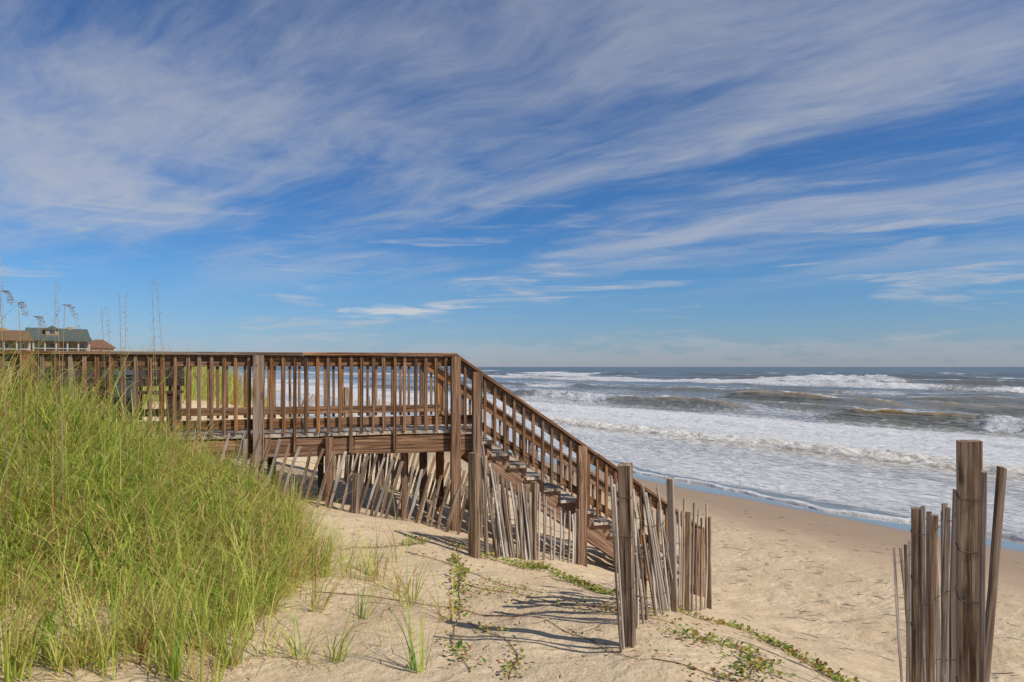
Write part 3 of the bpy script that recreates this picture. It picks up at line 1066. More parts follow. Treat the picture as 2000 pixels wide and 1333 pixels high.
def picket(fence, poly, top, bot, mat, w=0.038, t=0.013, dy=0.0, into=0.10, turn=None):
    A, B = seg_of(0.5 * (top[0] + bot[0]), poly)
    p1 = on_line(top[0], top[1], A, B)
    p0 = on_line(bot[0], bot[1], A, B)
    nrm = Vector((B[1] - A[1], -(B[0] - A[0]), 0)).normalized()
    if nrm.y > 0:
        nrm = -nrm
    v = (p1 - p0).normalized()
    g = gz(p0.x, p0.y)
    k = max(0.0, (p0.z - g)) / max(0.3, v.z) + into
    p0 = p0 - v * k
    off = nrm * dy
    nrm2 = nrm + Vector((random.uniform(-.25, .25), random.uniform(-.1, .1), 0))
    if turn is not None:
        nrm2 = Vector((turn[0] + random.uniform(-.25, .25), turn[1], 0)).normalized()
    timber('picket', p0 + off, p1 + off, w * random.uniform(.85, 1.12), t, nrm2, mat, fence, 0.09, 4, 6, 0.003)


def q2(v):
    return round(v * 200) / 200


_old_piece = piece_mesh


def piece_mesh(name, L, w, t, mat, warp=0.05, seg=2, nvar=4, ch=0.005, taper=0.0):
    return _old_piece(name, L, q2(w), q2(t) if t > 0.02 else t, mat, warp, seg, nvar, ch, taper)


def fence_post(fence, poly, px, ytop, ybot, w=0.09, lean=0.0, mat=None, into=0.35, t=None):
    A, B = seg_of(px, poly)
    p1 = on_line(px + lean, ytop, A, B)
    p0 = on_line(px, ybot, A, B)
    nrm = Vector((B[1] - A[1], -(B[0] - A[0]), 0)).normalized()
    if nrm.y > 0:
        nrm = -nrm
    v = (p1 - p0).normalized()
    g = gz(p0.x, p0.y)
    p0 = p0 - v * (max(0.0, p0.z - g) + into)
    return timber('post', p0, p1, w, t or w, nrm, mat or M_POST, fence, 0.02, 7, 9, 0.006)


def wires(fence, poly, rows, r=0.0030, sag=0.02):
    """rows: lists of (px, py) along the fence"""
    for row in rows:
        pts = []
        for (xa, ya), (xb, yb) in zip(row[:-1], row[1:]):
            n = max(3, int(abs(xb - xa) / 7))
            for k in range(n):
                f = k / n
                x = xa + (xb - xa) * f
                y = ya + (yb - ya) * f + 5 * math.sin(math.pi * f) + random.uniform(-1.2, 1.2)
                A, B = seg_of(x, poly)
                p = on_line(x, y, A, B)
                nrm = Vector((B[1] - A[1], -(B[0] - A[0]), 0)).normalized()
                if nrm.y > 0:
                    nrm = -nrm
                pts.append(p + nrm * (0.012 * (1 if k % 2 else -1)))
        link('wire', tube_mesh('wire', pts, r, 4), M_WIRE, fence)


def wrap(fence, post, zrel, half):
    """loop of wire twisted round a post"""
    m = post.matrix_basis.copy()
    pts = []
    for k in range(17):
        a = 2 * math.pi * k / 16
        c, s = math.cos(a), math.sin(a)
        f = half / max(abs(c), abs(s))
        pts.append(m @ Vector((c * f, s * f, zrel + 0.008 * math.sin(a * 1.5))))
    link('wire', tube_mesh('wire', pts, 0.0030, 4), M_WIRE, fence)


def lerp_list(x, xs, ys):
    return float(np.interp(x, xs, ys))


# -- leaning fence in front of the boardwalk
P1 = [(-3.45, 7.58), (-2.10, 7.98), (-0.58, 8.20)]
f1 = fence_frame('sand_fence', P1[0], P1[-1], 'half buried grey picket fence leaning right, in front of the boardwalk beam')
tops = [(448, 851), (478, 850), (508, 852), (528, 862), (547, 863), (565, 870), (586, 876), (607, 882), (631, 882), (652, 886), (675, 887), (699, 890),
        (719, 893), (736, 893), (751, 898), (768, 902), (786, 906), (807, 914), (824, 921), (841, 929), (861, 934), (879, 941), (899, 947), (912, 955)]
for (x, y) in tops:
    yb = lerp_list(x, [440, 520, 620, 690, 780, 860, 912], [950, 955, 985, 1003, 1020, 1040, 1065])
    lean = random.uniform(-0.34, -0.27) if x < 800 else random.uniform(-0.30, -0.20)
    picket(f1, P1, (x, y - 4), (x + lean * (yb - y), yb), M_PICKD if random.random() < .7 else M_PICK, 0.035, 0.013, random.uniform(-.012, .012))
for (x, y) in ((715, 905), (744, 915), (762, 925), (793, 930), (815, 942), (833, 950), (852, 955), (871, 962), (888, 968)):
    yb = lerp_list(x, [690, 780, 860, 912], [1003, 1020, 1040, 1065])
    picket(f1, P1, (x, y), (x - 0.22 * (yb - y), yb), random.choice((M_PICKD, M_PICKT)), 0.034, 0.013, -0.03)
pp = fence_post(f1, P1, 694, 925, 1003, 0.085, 2)
fence_post(f1, P1, 476, 858, 945, 0.05, 4, M_PICK)
wires(f1, P1, [[(505, 885), (620, 905), (745, 925), (830, 960), (920, 985)], [(560, 935), (690, 965), (790, 990), (920, 1040)]])

# -- fence on the far side of the stairs, sunlight painted into its pale pickets
P2 = [(-3.5, 11.75), (-1.3, 12.30), (0.4, 12.75)]
f2 = fence_frame('sand_fence', P2[0], P2[-1], 'picket fence painted a sunlit tan seen under the boardwalk, behind the stairs')
x = 636.0
while x < 985:
    yt = lerp_list(x, [630, 700, 760, 814, 845, 875, 913, 950, 985], [866, 862, 862, 872, 886, 902, 921, 945, 965])
    yb = lerp_list(x, [630, 700, 800, 900, 985], [925, 960, 985, 1010, 1030])
    ln = -0.10 if x < 780 else -0.30
    picket(f2, P2, (x, yt + random.uniform(-3, 3)), (x + ln * (yb - yt) + random.uniform(-3, 3), yb), M_PICKT, 0.052, 0.015)
    x += random.uniform(7.0, 9.5)
for px in (650, 745):
    fence_post(f2, P2, px, 855, 960, 0.08)
wires(f2, P2, [[(640, 890), (780, 890), (900, 945), (980, 985)]], 0.003)

# -- broken fence on the far dune, seen through the balusters
P3 = [(-6.45, 15.9), (-5.0, 16.3), (-3.4, 17.3)]
f3 = fence_frame('sand_fence', P3[0], P3[-1], 'broken dark picket fence beyond the boardwalk, seen between balusters')
for (x, y, dx, yb) in ((470, 735, 0, 775), (478, 736, 1, 775), (488, 742, -2, 780), (533, 765, 0, 795), (553, 767, 1, 800), (577, 779, 0, 805), (604, 768, -22, 805),
                       (612, 771, -20, 805), (619, 775, -22, 808), (640, 783, -16, 808), (651, 790, -8, 812), (672, 760, -2, 812), (680, 759, 1, 812), (688, 772, 2, 812), (720, 775, 3, 818), (742, 780, -2, 820)):
    picket(f3, P3, (x, y), (x + dx, yb), M_PICK, 0.060, 0.02)
fence_post(f3, P3, 482, 730, 780, 0.09)
fence_post(f3, P3, 676, 757, 812, 0.09)

# -- silver fence at the foot of the stairs
P4 = [(-0.37, 6.58), (0.24, 7.70), (0.87, 8.95)]
f4 = fence_frame('sand_fence', P4[0], P4[-1], 'crowded silver grey picket fence in front of the stairs, pickets tilted left')
fence_post(f4, P4, 926, 885, 1108, 0.088, 0)
fence_post(f4, P4, 1042, 941, 1088, 0.060, 1)
fence_post(f4, P4, 1128, 996, 1100, 0.048, 0)
r4 = random.Random(5)
x = 938.0
while x < 1036:
    yt = lerp_list(x, [938, 943, 957, 972, 990, 1010, 1036], [862, 880, 908, 930, 945, 950, 956]) + r4.uniform(-8, 14)
    yb = lerp_list(x, [938, 975, 1010, 1036], [1108, 1112, 1104, 1092])
    ln = r4.uniform(0.02, 0.17)
    picket(f4, P4, (x, yt), (min(x + ln * (yb - yt), 1036), yb), M_PICK if r4.random() < .75 else M_PICKD, 0.031, 0.014, r4.uniform(-.03, .03))
    x += r4.uniform(1.5, 3.3)
for (x, yt, xb) in ((1049, 945, 1047), (1056, 962, 1053), (1063, 966, 1061), (1068, 971, 1063), (1076, 992, 1078), (1085, 996, 1083), (1096, 998, 1093), (1103, 1003, 1101),
                    (1111, 999, 1108), (1118, 1005, 1118), (1123, 1003, 1122)):
    picket(f4, P4, (x, yt), (xb, 1096 + r4.uniform(-4, 2)), M_PICK, 0.037, 0.014, r4.uniform(-.012, .012))
wires(f4, P4, [[(930, 920), (985, 965), (1042, 975), (1126, 1015)], [(930, 985), (985, 1010), (1042, 1015), (1126, 1045)], [(930, 1045), (985, 1062), (1042, 1060), (1126, 1075)]])

# -- collapsing fence beside the foot of the stairs
P5 = [(0.684, 4.0), (1.47, 6.2), (2.36, 8.2)]
f5 = fence_frame('sand_fence', P5[0], P5[-1], 'collapsing picket fence running from the tall square post down to the beach')
p5 = fence_post(f5, P5, 1228, 907, 1275, 0.074, -7)
for zz in (0.95, 0.72, 0.42):
    wrap(f5, p5, 0.35 + zz, 0.0385)
fence_post(f5, P5, 1318, 934, 1212, 0.062, -9)
fence_post(f5, P5, 1384, 1011, 1192, 0.066, -1)
fence_post(f5, P5, 1342, 1000, 1176, 0.060, 2, M_PICKT)
for (xt, yt, xb, yb) in ((1238, 950, 1272, 1230), (1250, 946, 1290, 1228), (1255, 958, 1306, 1228), (1284, 949, 1331, 1223), (1244, 956, 1252, 1238),
                         (1252, 985, 1302, 1222), (1240, 1006, 1250, 1238), (1281, 1003, 1317, 1205), (1262, 975, 1283, 1228), (1268, 990, 1300, 1225), (1246, 1080, 1262, 1236), (1258, 952, 1268, 1232), (1264, 965, 1310, 1220), (1290, 985, 1312, 1215), (1298, 1000, 1322, 1216), (1243, 1000, 1256, 1236), (1247, 1020, 1276, 1230), (1250, 1040, 1280, 1229), (1260, 1010, 1294, 1226), (1277, 985, 1303, 1221), (1272, 1030, 1309, 1219)):
    picket(f5, P5, (xt, yt), (xb, yb), M_PICK if random.random() < .6 else M_PICKD, 0.034, 0.013, random.uniform(-.03, .02))
A5, B5 = P5[0], P5[1]
for (xt, yt, xb, yb) in ((1190, 930, 1209, 1262), (1196, 948, 1208, 1150)):
    picket(f5, [(0.60, 3.85), (0.70, 4.12)], (xt, yt), (xb, yb), M_PICK, 0.024, 0.011, 0.01)
for (xt, yt, xb, yb) in ((1327, 1000, 1326, 1172), (1333, 997, 1331, 1172), (1338, 976, 1336, 1174), (1349, 1004, 1345, 1177), (1354, 982, 1350, 1178), (1363, 996, 1360, 1179),
                         (1369, 1012, 1367, 1182), (1379, 984, 1376, 1186), (1374, 1030, 1371, 1184)):
    picket(f5, P5, (xt, yt), (xb, yb), random.choice((M_PICK, M_PICKT, M_PICKD)), 0.036, 0.014, random.uniform(-.012, .012))
wires(f5, P5, [[(1230, 990), (1270, 1030), (1315, 1005), (1345, 1005), (1384, 1000)], [(1232, 1060), (1275, 1100), (1318, 1060), (1384, 1060)],
               [(1232, 1160), (1290, 1165), (1320, 1120), (1384, 1120)]])

# -- nearest fence at the right edge
P6 = [(1.52, 2.10), (1.775, 2.65), (2.55, 4.30), (2.98, 5.25)]
f6 = fence_frame('sand_fence', P6[1], P6[-1], 'nearest picket fence at the right edge with a tall knotty post')
q6 = fence_post(f6, P6, 1893, 861, 1400, 0.075, 0, M_POST, 0.5)
r6 = fence_post(f6, P6, 1791, 993, 1345, 0.060, 0)
for zz in (1.03, 0.83, 0.64, 0.30):
    wrap(f6, q6, (q6.data.vertices[-1].co.z - 1.25) + zz, 0.0395)
for zz in (0.95, 0.66, 0.36):
    wrap(f6, r6, (r6.data.vertices[-1].co.z - 1.1) + zz, 0.0325)
for (xt, yt, xb, yb, w) in ((1749, 1071, 1767, 1340, 0.036), (1757, 1071, 1770, 1340, 0.036), (1769, 1064, 1770, 1340, 0.045), (1778, 1057, 1777, 1340, 0.045),
                            (1802, 989, 1810, 1340, 0.036), (1811, 999, 1815, 1340, 0.042), (1819, 1006, 1824, 1340, 0.042), (1831, 1008, 1832, 1340, 0.042),
                            (1843, 1001, 1846, 1340, 0.042), (1849, 984, 1854, 1340, 0.034), (1856, 992, 1853, 1340, 0.042), (1865, 957, 1868, 1340, 0.042)):
    picket(f6, P6, (xt, yt), (xb, yb), M_PICKD if random.random() < .5 else M_PICK, w * 0.66, 0.014, random.uniform(-.01, .01), 0.4, (-0.30, -0.95))
picket(f6, [(1.80, 2.76), (2.0, 3.2)], (1922, 921), (1919, 1340), M_PICKD, 0.03, 0.014, 0, 0.4)
picket(f6, [(1.60, 2.45), (1.95, 2.50)], (1957, 913), (1914, 1340), M_PICKD, 0.034, 0.015, 0, 0.4)
wires(f6, P6, [[(1746, 1098), (1775, 1088), (1800, 1045), (1840, 1030), (1885, 985)], [(1762, 1190), (1790, 1185), (1840, 1165), (1885, 1130)], [(1768, 1285), (1840, 1287), (1890, 1282)]], 0.0018)

# ------------------------------------------------------------------ dune grass


def blades(bx, by, L, az, lean, curl, wid, hue, seg=4, zoff=0.0):
    """arching blades as tapered ribbons; all inputs are arrays"""
    n = len(bx)
    bz = ground_rel(bx, by) + EYE - 0.02 + zoff
    dx, dy = np.cos(az), np.sin(az)
    tw = az + np.pi / 2 + RNG.normal(0, 0.7, n)
    wx, wy = np.cos(tw), np.sin(tw)
    rows = []
    px, py, pz = bx.copy(), by.copy(), bz.copy()
    th = lean.copy()
    for k in range(seg + 1):
        f = k / seg
        w = wid * (1 - f ** 1.6) * 0.5 if k < seg else None
        if k < seg:
            rows.append(np.stack([px - wx * w, py - wy * w, pz], -1))
            rows.append(np.stack([px + wx * w, py + wy * w, pz], -1))
        else:
            rows.append(np.stack([px, py, pz], -1))
        st = L / seg
        px = px + dx * np.sin(th) * st
        py = py + dy * np.sin(th) * st
        pz = pz + np.cos(th) * st
        th = th + curl * (0.5 + f)
        if k == 1 or k == 2:
            th = th + np.where(RNG.random(n) < 0.09, RNG.uniform(0.5, 1.4, n), 0.0)
    per = 2 * seg + 1
    V = np.stack(rows, 1).reshape(-1, 3)
    b = (np.arange(n) * per)[:, None]
    Q = np.concatenate([b + np.array([2 * k, 2 * k + 1, 2 * k + 3, 2 * k + 2])[None] for k in range(seg - 1)], 0)
    Tr = b + np.array([2 * seg - 2, 2 * seg - 1, 2 * seg])[None]
    H = np.repeat(hue, per)
    return V, Q, Tr, H


def grass_object(name, sets):
    V, Q, Tr, H, o = [], [], [], [], 0
    for v, q, t, h in sets:
        V.append(v)
        Q.append(q + o)
        Tr.append(t + o)
        H.append(h)
        o += len(v)
    me = np_mesh(name, np.concatenate(V), np.concatenate(Q), np.concatenate(Tr))
    add_attr(me, 'hue', np.concatenate(H))
    return link(name, me, M_GRASS)


def hues(n, dry):
    h = np.clip(RNG.normal(0.46, 0.19, n), 0, 0.76)
    d = RNG.random(n) < dry
    h[d] = RNG.uniform(0.70, 1.0, d.sum())
    return h


def clumps(cx, cy, per, Lm, rad, wid, dry, wind=(0.5, 0.15), up=0.5, droop=0.40, fringe=False):
    m = len(cx)
    cx, cy = np.repeat(cx, per), np.repeat(cy, per)
    n = len(cx)
    an = RNG.uniform(0, 2 * np.pi, n)
    rr = rad * np.sqrt(RNG.random(n))
    bx, by = cx + rr * np.cos(an), cy + rr * np.sin(an)
    wd = np.repeat(RNG.normal(0, 0.8, (m, 2)), per, axis=0)
    vx = np.cos(an) + wind[0] + wd[:, 0] + RNG.normal(0, .35, n)
    vy = np.sin(an) + wind[1] + wd[:, 1] + RNG.normal(0, .35, n)
    az = np.arctan2(vy, vx)
    cl = np.repeat(np.clip(RNG.normal(1.0, 0.35, m), 0.3, 1.8), per)
    lean = np.abs(RNG.normal(0.28, 0.24, n)) * (1.35 - up * 0.6) * cl
    curl = np.clip(RNG.normal(droop, 0.22, n) * cl, 0.02, 1.15)
    Ln = Lm * np.clip(RNG.normal(1.0, 0.28, n), 0.4, 1.7) * np.repeat(RNG.uniform(0.75, 1.2, m), per)
    if fringe:
        Ln = Ln * np.interp(edge_x(cy) - cx, [-0.2, 0.3, 1.0, 2.0], [0.50, 0.60, 0.76, 1.0])
    hue = hues(n, dry)
    hue = np.clip(hue + np.repeat(RNG.normal(0, 0.13, m), per), 0, 1)
    return blades(bx, by, Ln, az, lean, curl, wid * RNG.uniform(0.6, 1.35, n), hue)


def edge_x(y):
    """right-hand limit of the thick grass at depth y"""
    return np.interp(y, [3.2, 3.9, 4.4, 5.0, 5.6, 6.2, 6.8, 7.3, 8.0], [-2.6, -2.05, -1.75, -1.62, -1.70, -1.95, -2.15, -3.1, -4.1])


def scatter(n, x0, x1, y0, y1, keep):
    X = RNG.uniform(x0, x1, n * 4)
    Y = RNG.uniform(y0, y1, n * 4)
    k = RNG.random(n * 4) < keep(X, Y)
    return X[k][:n], Y[k][:n]


def dens(X, Y):
    e = edge_x(Y) + 0.5 * fbm(X * 1.3, Y * 1.3, 201, 3)
    walk_b = -((X - C0.x) * OUT.x + (Y - C0.y) * OUT.y)       # > 0 behind the near rail
    d = sstep(e - X, -0.12, 0.35) * (walk_b < -0.12)
    patch = sstep(fbm(X * 0.8, Y * 0.8, 207, 3), -0.30, 0.02)
    front = 0.16 + 0.84 * sstep(Y, 4.2, 5.1)
    return d * (0.35 + 0.65 * patch) * front


cx, cy = scatter(1150, -8.5, -1.2, 3.3, 8.0, dens)
near = clumps(cx, cy, 21, 0.72, 0.11, 0.0095, 0.22, (0.8, -0.3), -0.6, 0.98, True)
cx, cy = scatter(260, -8.5, -1.2, 3.3, 8.0, dens)
tall = clumps(cx, cy, 18, 0.88, 0.07, 0.0115, 0.18, (0.9, -0.4), 0.4, 0.58, True)
cx, cy = scatter(150, -8.5, -1.2, 3.3, 8.0, dens)
bush = clumps(cx, cy, 26, 0.46, 0.09, 0.0095, 0.06, (0.2, 0.0), 0.8, 0.30, True)
bush = (bush[0], bush[1], bush[2], bush[3] * 0.6)
cx, cy = scatter(1500, -8.5, -1.1, 3.3, 8.0, dens)
straw = clumps(cx, cy, 20, 0.34, 0.18, 0.0065, 0.97, (0, 0), -2.6, 0.40)
cx, cy = scatter(150, -6.5, -2.8, 4.6, 6.8, dens)
stems = clumps(cx, cy, 1, 0.95, 0.02, 0.0065, 1.0, (0, 0), 1.9, 0.05)


def dens_fringe(X, Y):
    e = X - edge_x(Y)
    return sstep(e, -0.5, 0.0) * (1 - sstep(e, 0.1, 1.45)) * sstep(fbm(X * 1.6, Y * 1.6, 209, 3), -0.16, 0.12) * (0.12 + 0.88 * (1 - sstep(Y, 4.9, 5.7)))


cx, cy = scatter(360, -3.6, -0.1, 3.3, 6.6, dens_fringe)
fringe = clumps(cx, cy, 12, 0.47, 0.06, 0.0075, 0.22, (0.5, 0.0), 0.2, 0.46)
cx, cy = scatter(330, -3.6, -0.1, 3.3, 6.8, dens_fringe)
fstraw = clumps(cx, cy, 9, 0.22, 0.15, 0.005, 0.97, (0, 0), -2.6, 0.3)
turf = grass_object('dune_grass', [near, tall, bush, straw, stems, fringe, fstraw])
tag(turf, 'thick yellow-green dune grass covering the left slope', 'grass', None, 'stuff')


def dens_far(X, Y):
    walk_b = -((X - C0.x) * OUT.x + (Y - C0.y) * OUT.y)
    e = -6.15 + 0.9 * fbm(X * 0.7, Y * 0.7, 211, 3) - 0.12 * (Y - 16) - 0.7 * sstep(15.5 - Y, 0, 4)
    return sstep(e - X, -0.1, 0.5) * (walk_b > W + 0.35) * sstep(fbm(X * 0.6, Y * 0.6, 217, 3), -0.38, -0.10)


cx, cy = scatter(1700, -14, -5.2, 8.5, 20, dens_far)
fg = clumps(cx, cy, 26, 0.55, 0.16, 0.012, 0.22)
fo = grass_object('dune_grass', [fg])
tag(fo, 'green grass on the dune beyond the boardwalk, seen between the balusters', 'grass', None, 'stuff')


def dens_bg(X, Y):
    s = CN * X + SN * Y
    return sstep(s, 5, 1) * sstep(s, -70, -40)


cx, cy = scatter(2500, -190, -12, 24, 190, dens_bg)
bgc = clumps(cx, cy, 10, 0.8, 0.6, 0.05, 0.25)
bo_ = grass_object('dune_grass', [bgc])
tag(bo_, 'distant grass on the dunes around the houses', 'grass', None, 'stuff')

# separate tufts standing in open sand
TUFTS = [
    (-0.98, 4.45, 16, 0.46, 'wispy grass tuft alone on mid-slope sand left of the leafy vine'),
    (-1.20, 3.86, 34, 0.50, 'upright green grass tuft in the sand at the bottom, left of the drooping pair'),
    (-0.98, 3.80, 26, 0.46, 'arching grass tuft with reddish base drooping right over bottom sand'),
    (-0.50, 3.66, 22, 0.44, 'low grass tuft fanning out over the sand at the bottom centre'),
    (-1.52, 3.70, 40, 0.50, 'tall green grass tuft rising from the bottom edge sand beside the thick grass'),
    (-2.30, 3.62, 34, 0.46, 'bright green grass tuft at the bottom left edge, second from the corner'),
    (-1.86, 3.66, 30, 0.50, 'leaning green grass tuft at the bottom edge with dry straw around it'),
    (-1.42, 5.20, 30, 0.44, 'thin grass tuft at the right fringe of the thick grass'),
    (-1.30, 4.55, 30, 0.50, 'loose green grass tuft between the thick grass and the bare sand'),
    (-2.62, 3.58, 30, 0.48, 'sprawling pale grass tuft in the bottom left corner'),
]
for (tx, ty, n, L, lab) in TUFTS:
    st = clumps(np.array([tx]), np.array([ty]), n, L, 0.045, 0.0062, 0.10, (0.25, 0.05), 0.9)
    v, q, t, h = st
    base = np.array([tx, ty, gz(tx, ty)])
    o = grass_object('grass_tuft', [(v - base, q, t, h)])
    o.location = base
    tag(o, lab, 'grass tuft', 'grass tufts on open sand')

# ------------------------------------------------------------------ sea oats: tall seed stalks


def sea_oat(px, pytop, d, lean_px, droop, lab, seed):
    rs = random.Random(seed)
    top = at_depth(px, pytop, d)
    gx_, gy_ = at_depth(px + lean_px, 800, d).xy
    base = Vector((gx_, gy_, gz(gx_, gy_) - 0.05))
    root = empty('sea_oat', base)
    tag(root, lab, 'seed stalk', 'tall seed stalks above the grass')
    pts = []
    n = 12
    for k in range(n + 1):
        f = k / n
        p = base.lerp(top, f)
        p += Vector((0.03 * math.sin(f * 3 + seed), 0, 0)) * f
        pts.append(p)
    if droop:
        for k in range(1, 9):
            f = k / 8
            pts.append(top + Vector((droop * f ** 0.8, 0.02 * f, 0.6 * droop * math.sin(f * 2.4) - abs(droop) * 2.2 * f * f)))
    st = tube_mesh('stem', [p - base for p in pts], 0.0030, 5, 0.0013)
    add_attr(st, 'hue', np.full(len(st.vertices), rs.random()))
    s_ = link('stem', st, M_OAT)
    s_.parent = root
    # spikelets along the upper third
    V, F = [], []
    m = len(pts)
    span = pts[-(m // 3 + 1):]
    for k in range(rs.randint(90, 120) if droop else rs.randint(40, 60)):
        f = rs.random() * (len(span) - 1.001)
        i = int(f)
        p = span[i].lerp(span[i + 1], f - i) - base
        a = rs.uniform(0, 6.28)
        out_ = Vector((math.cos(a), math.sin(a), 0.5)).normalized()
        ln, wd = rs.uniform(0.014, 0.024), rs.uniform(0.003, 0.005)
        sd = out_.cross(Vector((0, 0, 1))).normalized() * wd
        up_ = out_.cross(sd).normalized() * wd * 0.5
        c = p + out_ * 0.008
        e = c + out_ * ln - Vector((0, 0, 0.008))
        mid = (c + e) / 2
        i0 = len(V)
        V += [c, mid + sd, mid + up_, mid - sd, mid - up_, e]
        F += [(i0, i0 + 1, i0 + 2), (i0, i0 + 2, i0 + 3), (i0, i0 + 3, i0 + 4), (i0, i0 + 4, i0 + 1),
              (i0 + 5, i0 + 2, i0 + 1), (i0 + 5, i0 + 3, i0 + 2), (i0 + 5, i0 + 4, i0 + 3), (i0 + 5, i0 + 1, i0 + 4)]
    hm = raw_mesh('seed_head', V, F)
    add_attr(hm, 'hue', np.full(len(V), rs.random()))
    h = link('seed_head', hm, M_OAT)
    h.parent = root
    h['kind'] = 'stuff'


OATS = [
    (312, 540, 5.7, 34, 0, 'tallest leaning seed stalk, rightmost above the railing'),
    (297, 548, 5.9, 30, 0, 'slim leaning seed stalk just left of the rightmost one'),
    (240, 572, 5.8, 14, 0, 'straight seed stalk, right one of the pair left of the rightmost stalks'),
    (227, 576, 6.0, 16, 0, 'straight seed stalk, left one of the pair left of the rightmost stalks'),
    (209, 602, 6.4, 2, 0, 'short faint seed stalk, right of the small pair right of the green roof'),
    (203, 600, 6.4, 2, 0, 'short faint seed stalk, left of the small pair right of the green roof'),
    (119, 553, 5.2, 6, 0, 'upright seed stalk rising in front of the green roofed house, right of its pair'),
    (111, 556, 5.3, 5, 0, 'upright seed stalk rising in front of the green roofed house, left of its pair'),
    (121, 602, 5.0, 4, 0.11, 'bent seed stalk drooping right over the green roof'),
    (68, 622, 5.0, 6, 0.05, 'nodding seed stalk at the left end of the green roof'),
    (33, 594, 4.8, 8, 0.05, 'nodding seed stalk between the tan house and the green roofed house'),
    (4, 572, 4.7, 10, 0.05, 'thick nodding seed stalk at the left edge in front of the tan house'),
    (12, 497, 4.9, -4, 0, 'tallest seed stalk at the very left edge'),
    (304, 655, 5.6, 6, 0, 'short bushy seed stalk at the foot of the rightmost tall stalks'),
]
for i, (px, py, d, ln, dr, lab) in enumerate(OATS):
    sea_oat(px, py, d, ln, dr, lab, 40 + i)

# ------------------------------------------------------------------ creeping vines on the sand


def vine(path, lab, leaves, spread, lsize=0.026, red=0.25, runner=True, seed=0):
    rs = np.random.default_rng(300 + seed)
    P = np.array(path, float)
    seg = np.hypot(*np.diff(P, axis=0).T)
    cum = np.concatenate([[0], np.cumsum(seg)])
    u = np.linspace(0, cum[-1], max(8, int(cum[-1] / 0.06)))
    X = np.interp(u, cum, P[:, 0]) + 0.10 * fbm(u * 2.2, u * 0 + seed, 400 + seed, 3)
    Y = np.interp(u, cum, P[:, 1]) + 0.10 * fbm(u * 2.2, u * 0 + seed, 420 + seed, 3)
    Z = ground_rel(X, Y) + EYE
    base = Vector((float(X[0]), float(Y[0]), float(Z[0])))
    root = empty('beach_vine', base)
    tag(root, lab, 'vine', 'vines creeping over the sand')
    if runner:
        pts = [Vector((a, b, c + 0.006)) - base for a, b, c in zip(X, Y, Z)]
        r_ = link('runner', tube_mesh('runner', pts, 0.0030, 5, 0.0022), M_RUNNER)
        r_.parent = root
    n = int(leaves * 1.05)
    k = rs.random(n * 4) * (len(X) - 1.01)
    k = k[rs.random(n * 4) < 0.15 + 0.85 * sstep(vnoise(k * 0.22, k * 0 + seed, 440 + seed), 0.30, 0.62)][:n]
    n = len(k)
    i = k.astype(int)
    f = k - i
    lx = X[i] * (1 - f) + X[i + 1] * f + rs.normal(0, spread, n)
    ly = Y[i] * (1 - f) + Y[i + 1] * f + rs.normal(0, spread, n)
    lz = ground_rel(lx, ly) + EYE + 0.006 + np.abs(rs.normal(0, 0.020, n))
    an = rs.uniform(0, 6.283, n)
    tilt = rs.uniform(-0.1, 0.9, n)
    ln = 0.78 * lsize * rs.uniform(0.6, 1.5, n)
    wd = ln * rs.uniform(0.32, 0.5, n)
    d = np.stack([np.cos(an) * np.cos(tilt), np.sin(an) * np.cos(tilt), np.sin(tilt)], -1)
    sd = np.stack([-np.sin(an), np.cos(an), rs.uniform(-.4, .4, n)], -1)
    c = np.stack([lx, ly, lz], -1) - np.array(base)
    m1 = c + d * (ln * 0.5)[:, None] + np.array([0, 0, 0.003])
    V = np.stack([c, m1 + sd * wd[:, None], c + d * ln[:, None], m1 - sd * wd[:, None], m1 - np.array([0, 0, 0.004])], 1).reshape(-1, 3)
    b = (np.arange(n) * 5)[:, None]
    Tr = np.concatenate([b + np.array(x)[None] for x in ((0, 1, 4), (1, 2, 4), (2, 3, 4), (3, 0, 4))], 0)
    me = np_mesh('foliage', V, None, Tr)
    h = np.clip(rs.normal(0.46, 0.18, n), 0, 0.75)
    dr = rs.random(n) < red
    h[dr] = rs.uniform(0.7, 1.0, dr.sum())
    add_attr(me, 'hue', np.repeat(h, 5))
    l_ = link('foliage', me, M_LEAF)
    l_.parent = root
    l_['kind'] = 'stuff'


vine([(0.02, 6.75), (0.30, 7.05), (0.55, 6.75), (0.80, 6.35), (1.0, 5.95), (0.96, 5.5)], 'broad band of green vine leaves along the foot of the silver picket fence', 950, 0.075, 0.034, 0.14, True, 1)
vine([(1.55, 6.5), (1.85, 6.2), (1.98, 5.5), (2.06, 4.8), (2.10, 4.0), (2.05, 3.4)], 'long green and rust red vine edging the dune crest above the beach', 1000, 0.060, 0.036, 0.42, True, 2)
vine([(-0.62, 7.0), (-0.50, 6.4), (-0.42, 5.6), (-0.38, 5.0), (-0.36, 4.5), (-0.34, 4.0), (-0.20, 3.6)], 'straight leafy vine running down the middle of the sand slope', 420, 0.040, 0.034, 0.3, True, 3)
vine([(-0.35, 5.4), (0.2, 5.1), (0.7, 4.9), (1.15, 4.75)], 'sparse vine with red leaves crossing the striped fence shadow', 330, 0.15, 0.030, 0.6, True, 4)
vine([(-0.95, 6.2), (-0.60, 6.1), (-0.20, 5.7), (0.25, 5.35)], 'thin red runner crossing the sand from the square fence post', 90, 0.03, 0.026, 0.6, True, 5)
vine([(-1.5, 5.9), (-1.05, 6.35), (-0.8, 6.7), (-1.0, 6.9)], 'small curling vine on the sand hump beside the thick grass', 150, 0.035, 0.032, 0.3, True, 6)
vine([(-1.4, 4.9), (-0.9, 4.85), (-0.3, 4.75), (0.2, 4.5), (0.7, 3.75)], 'bare reddish runner stretched across the lower sand slope', 70, 0.03, 0.024, 0.7, True, 7)
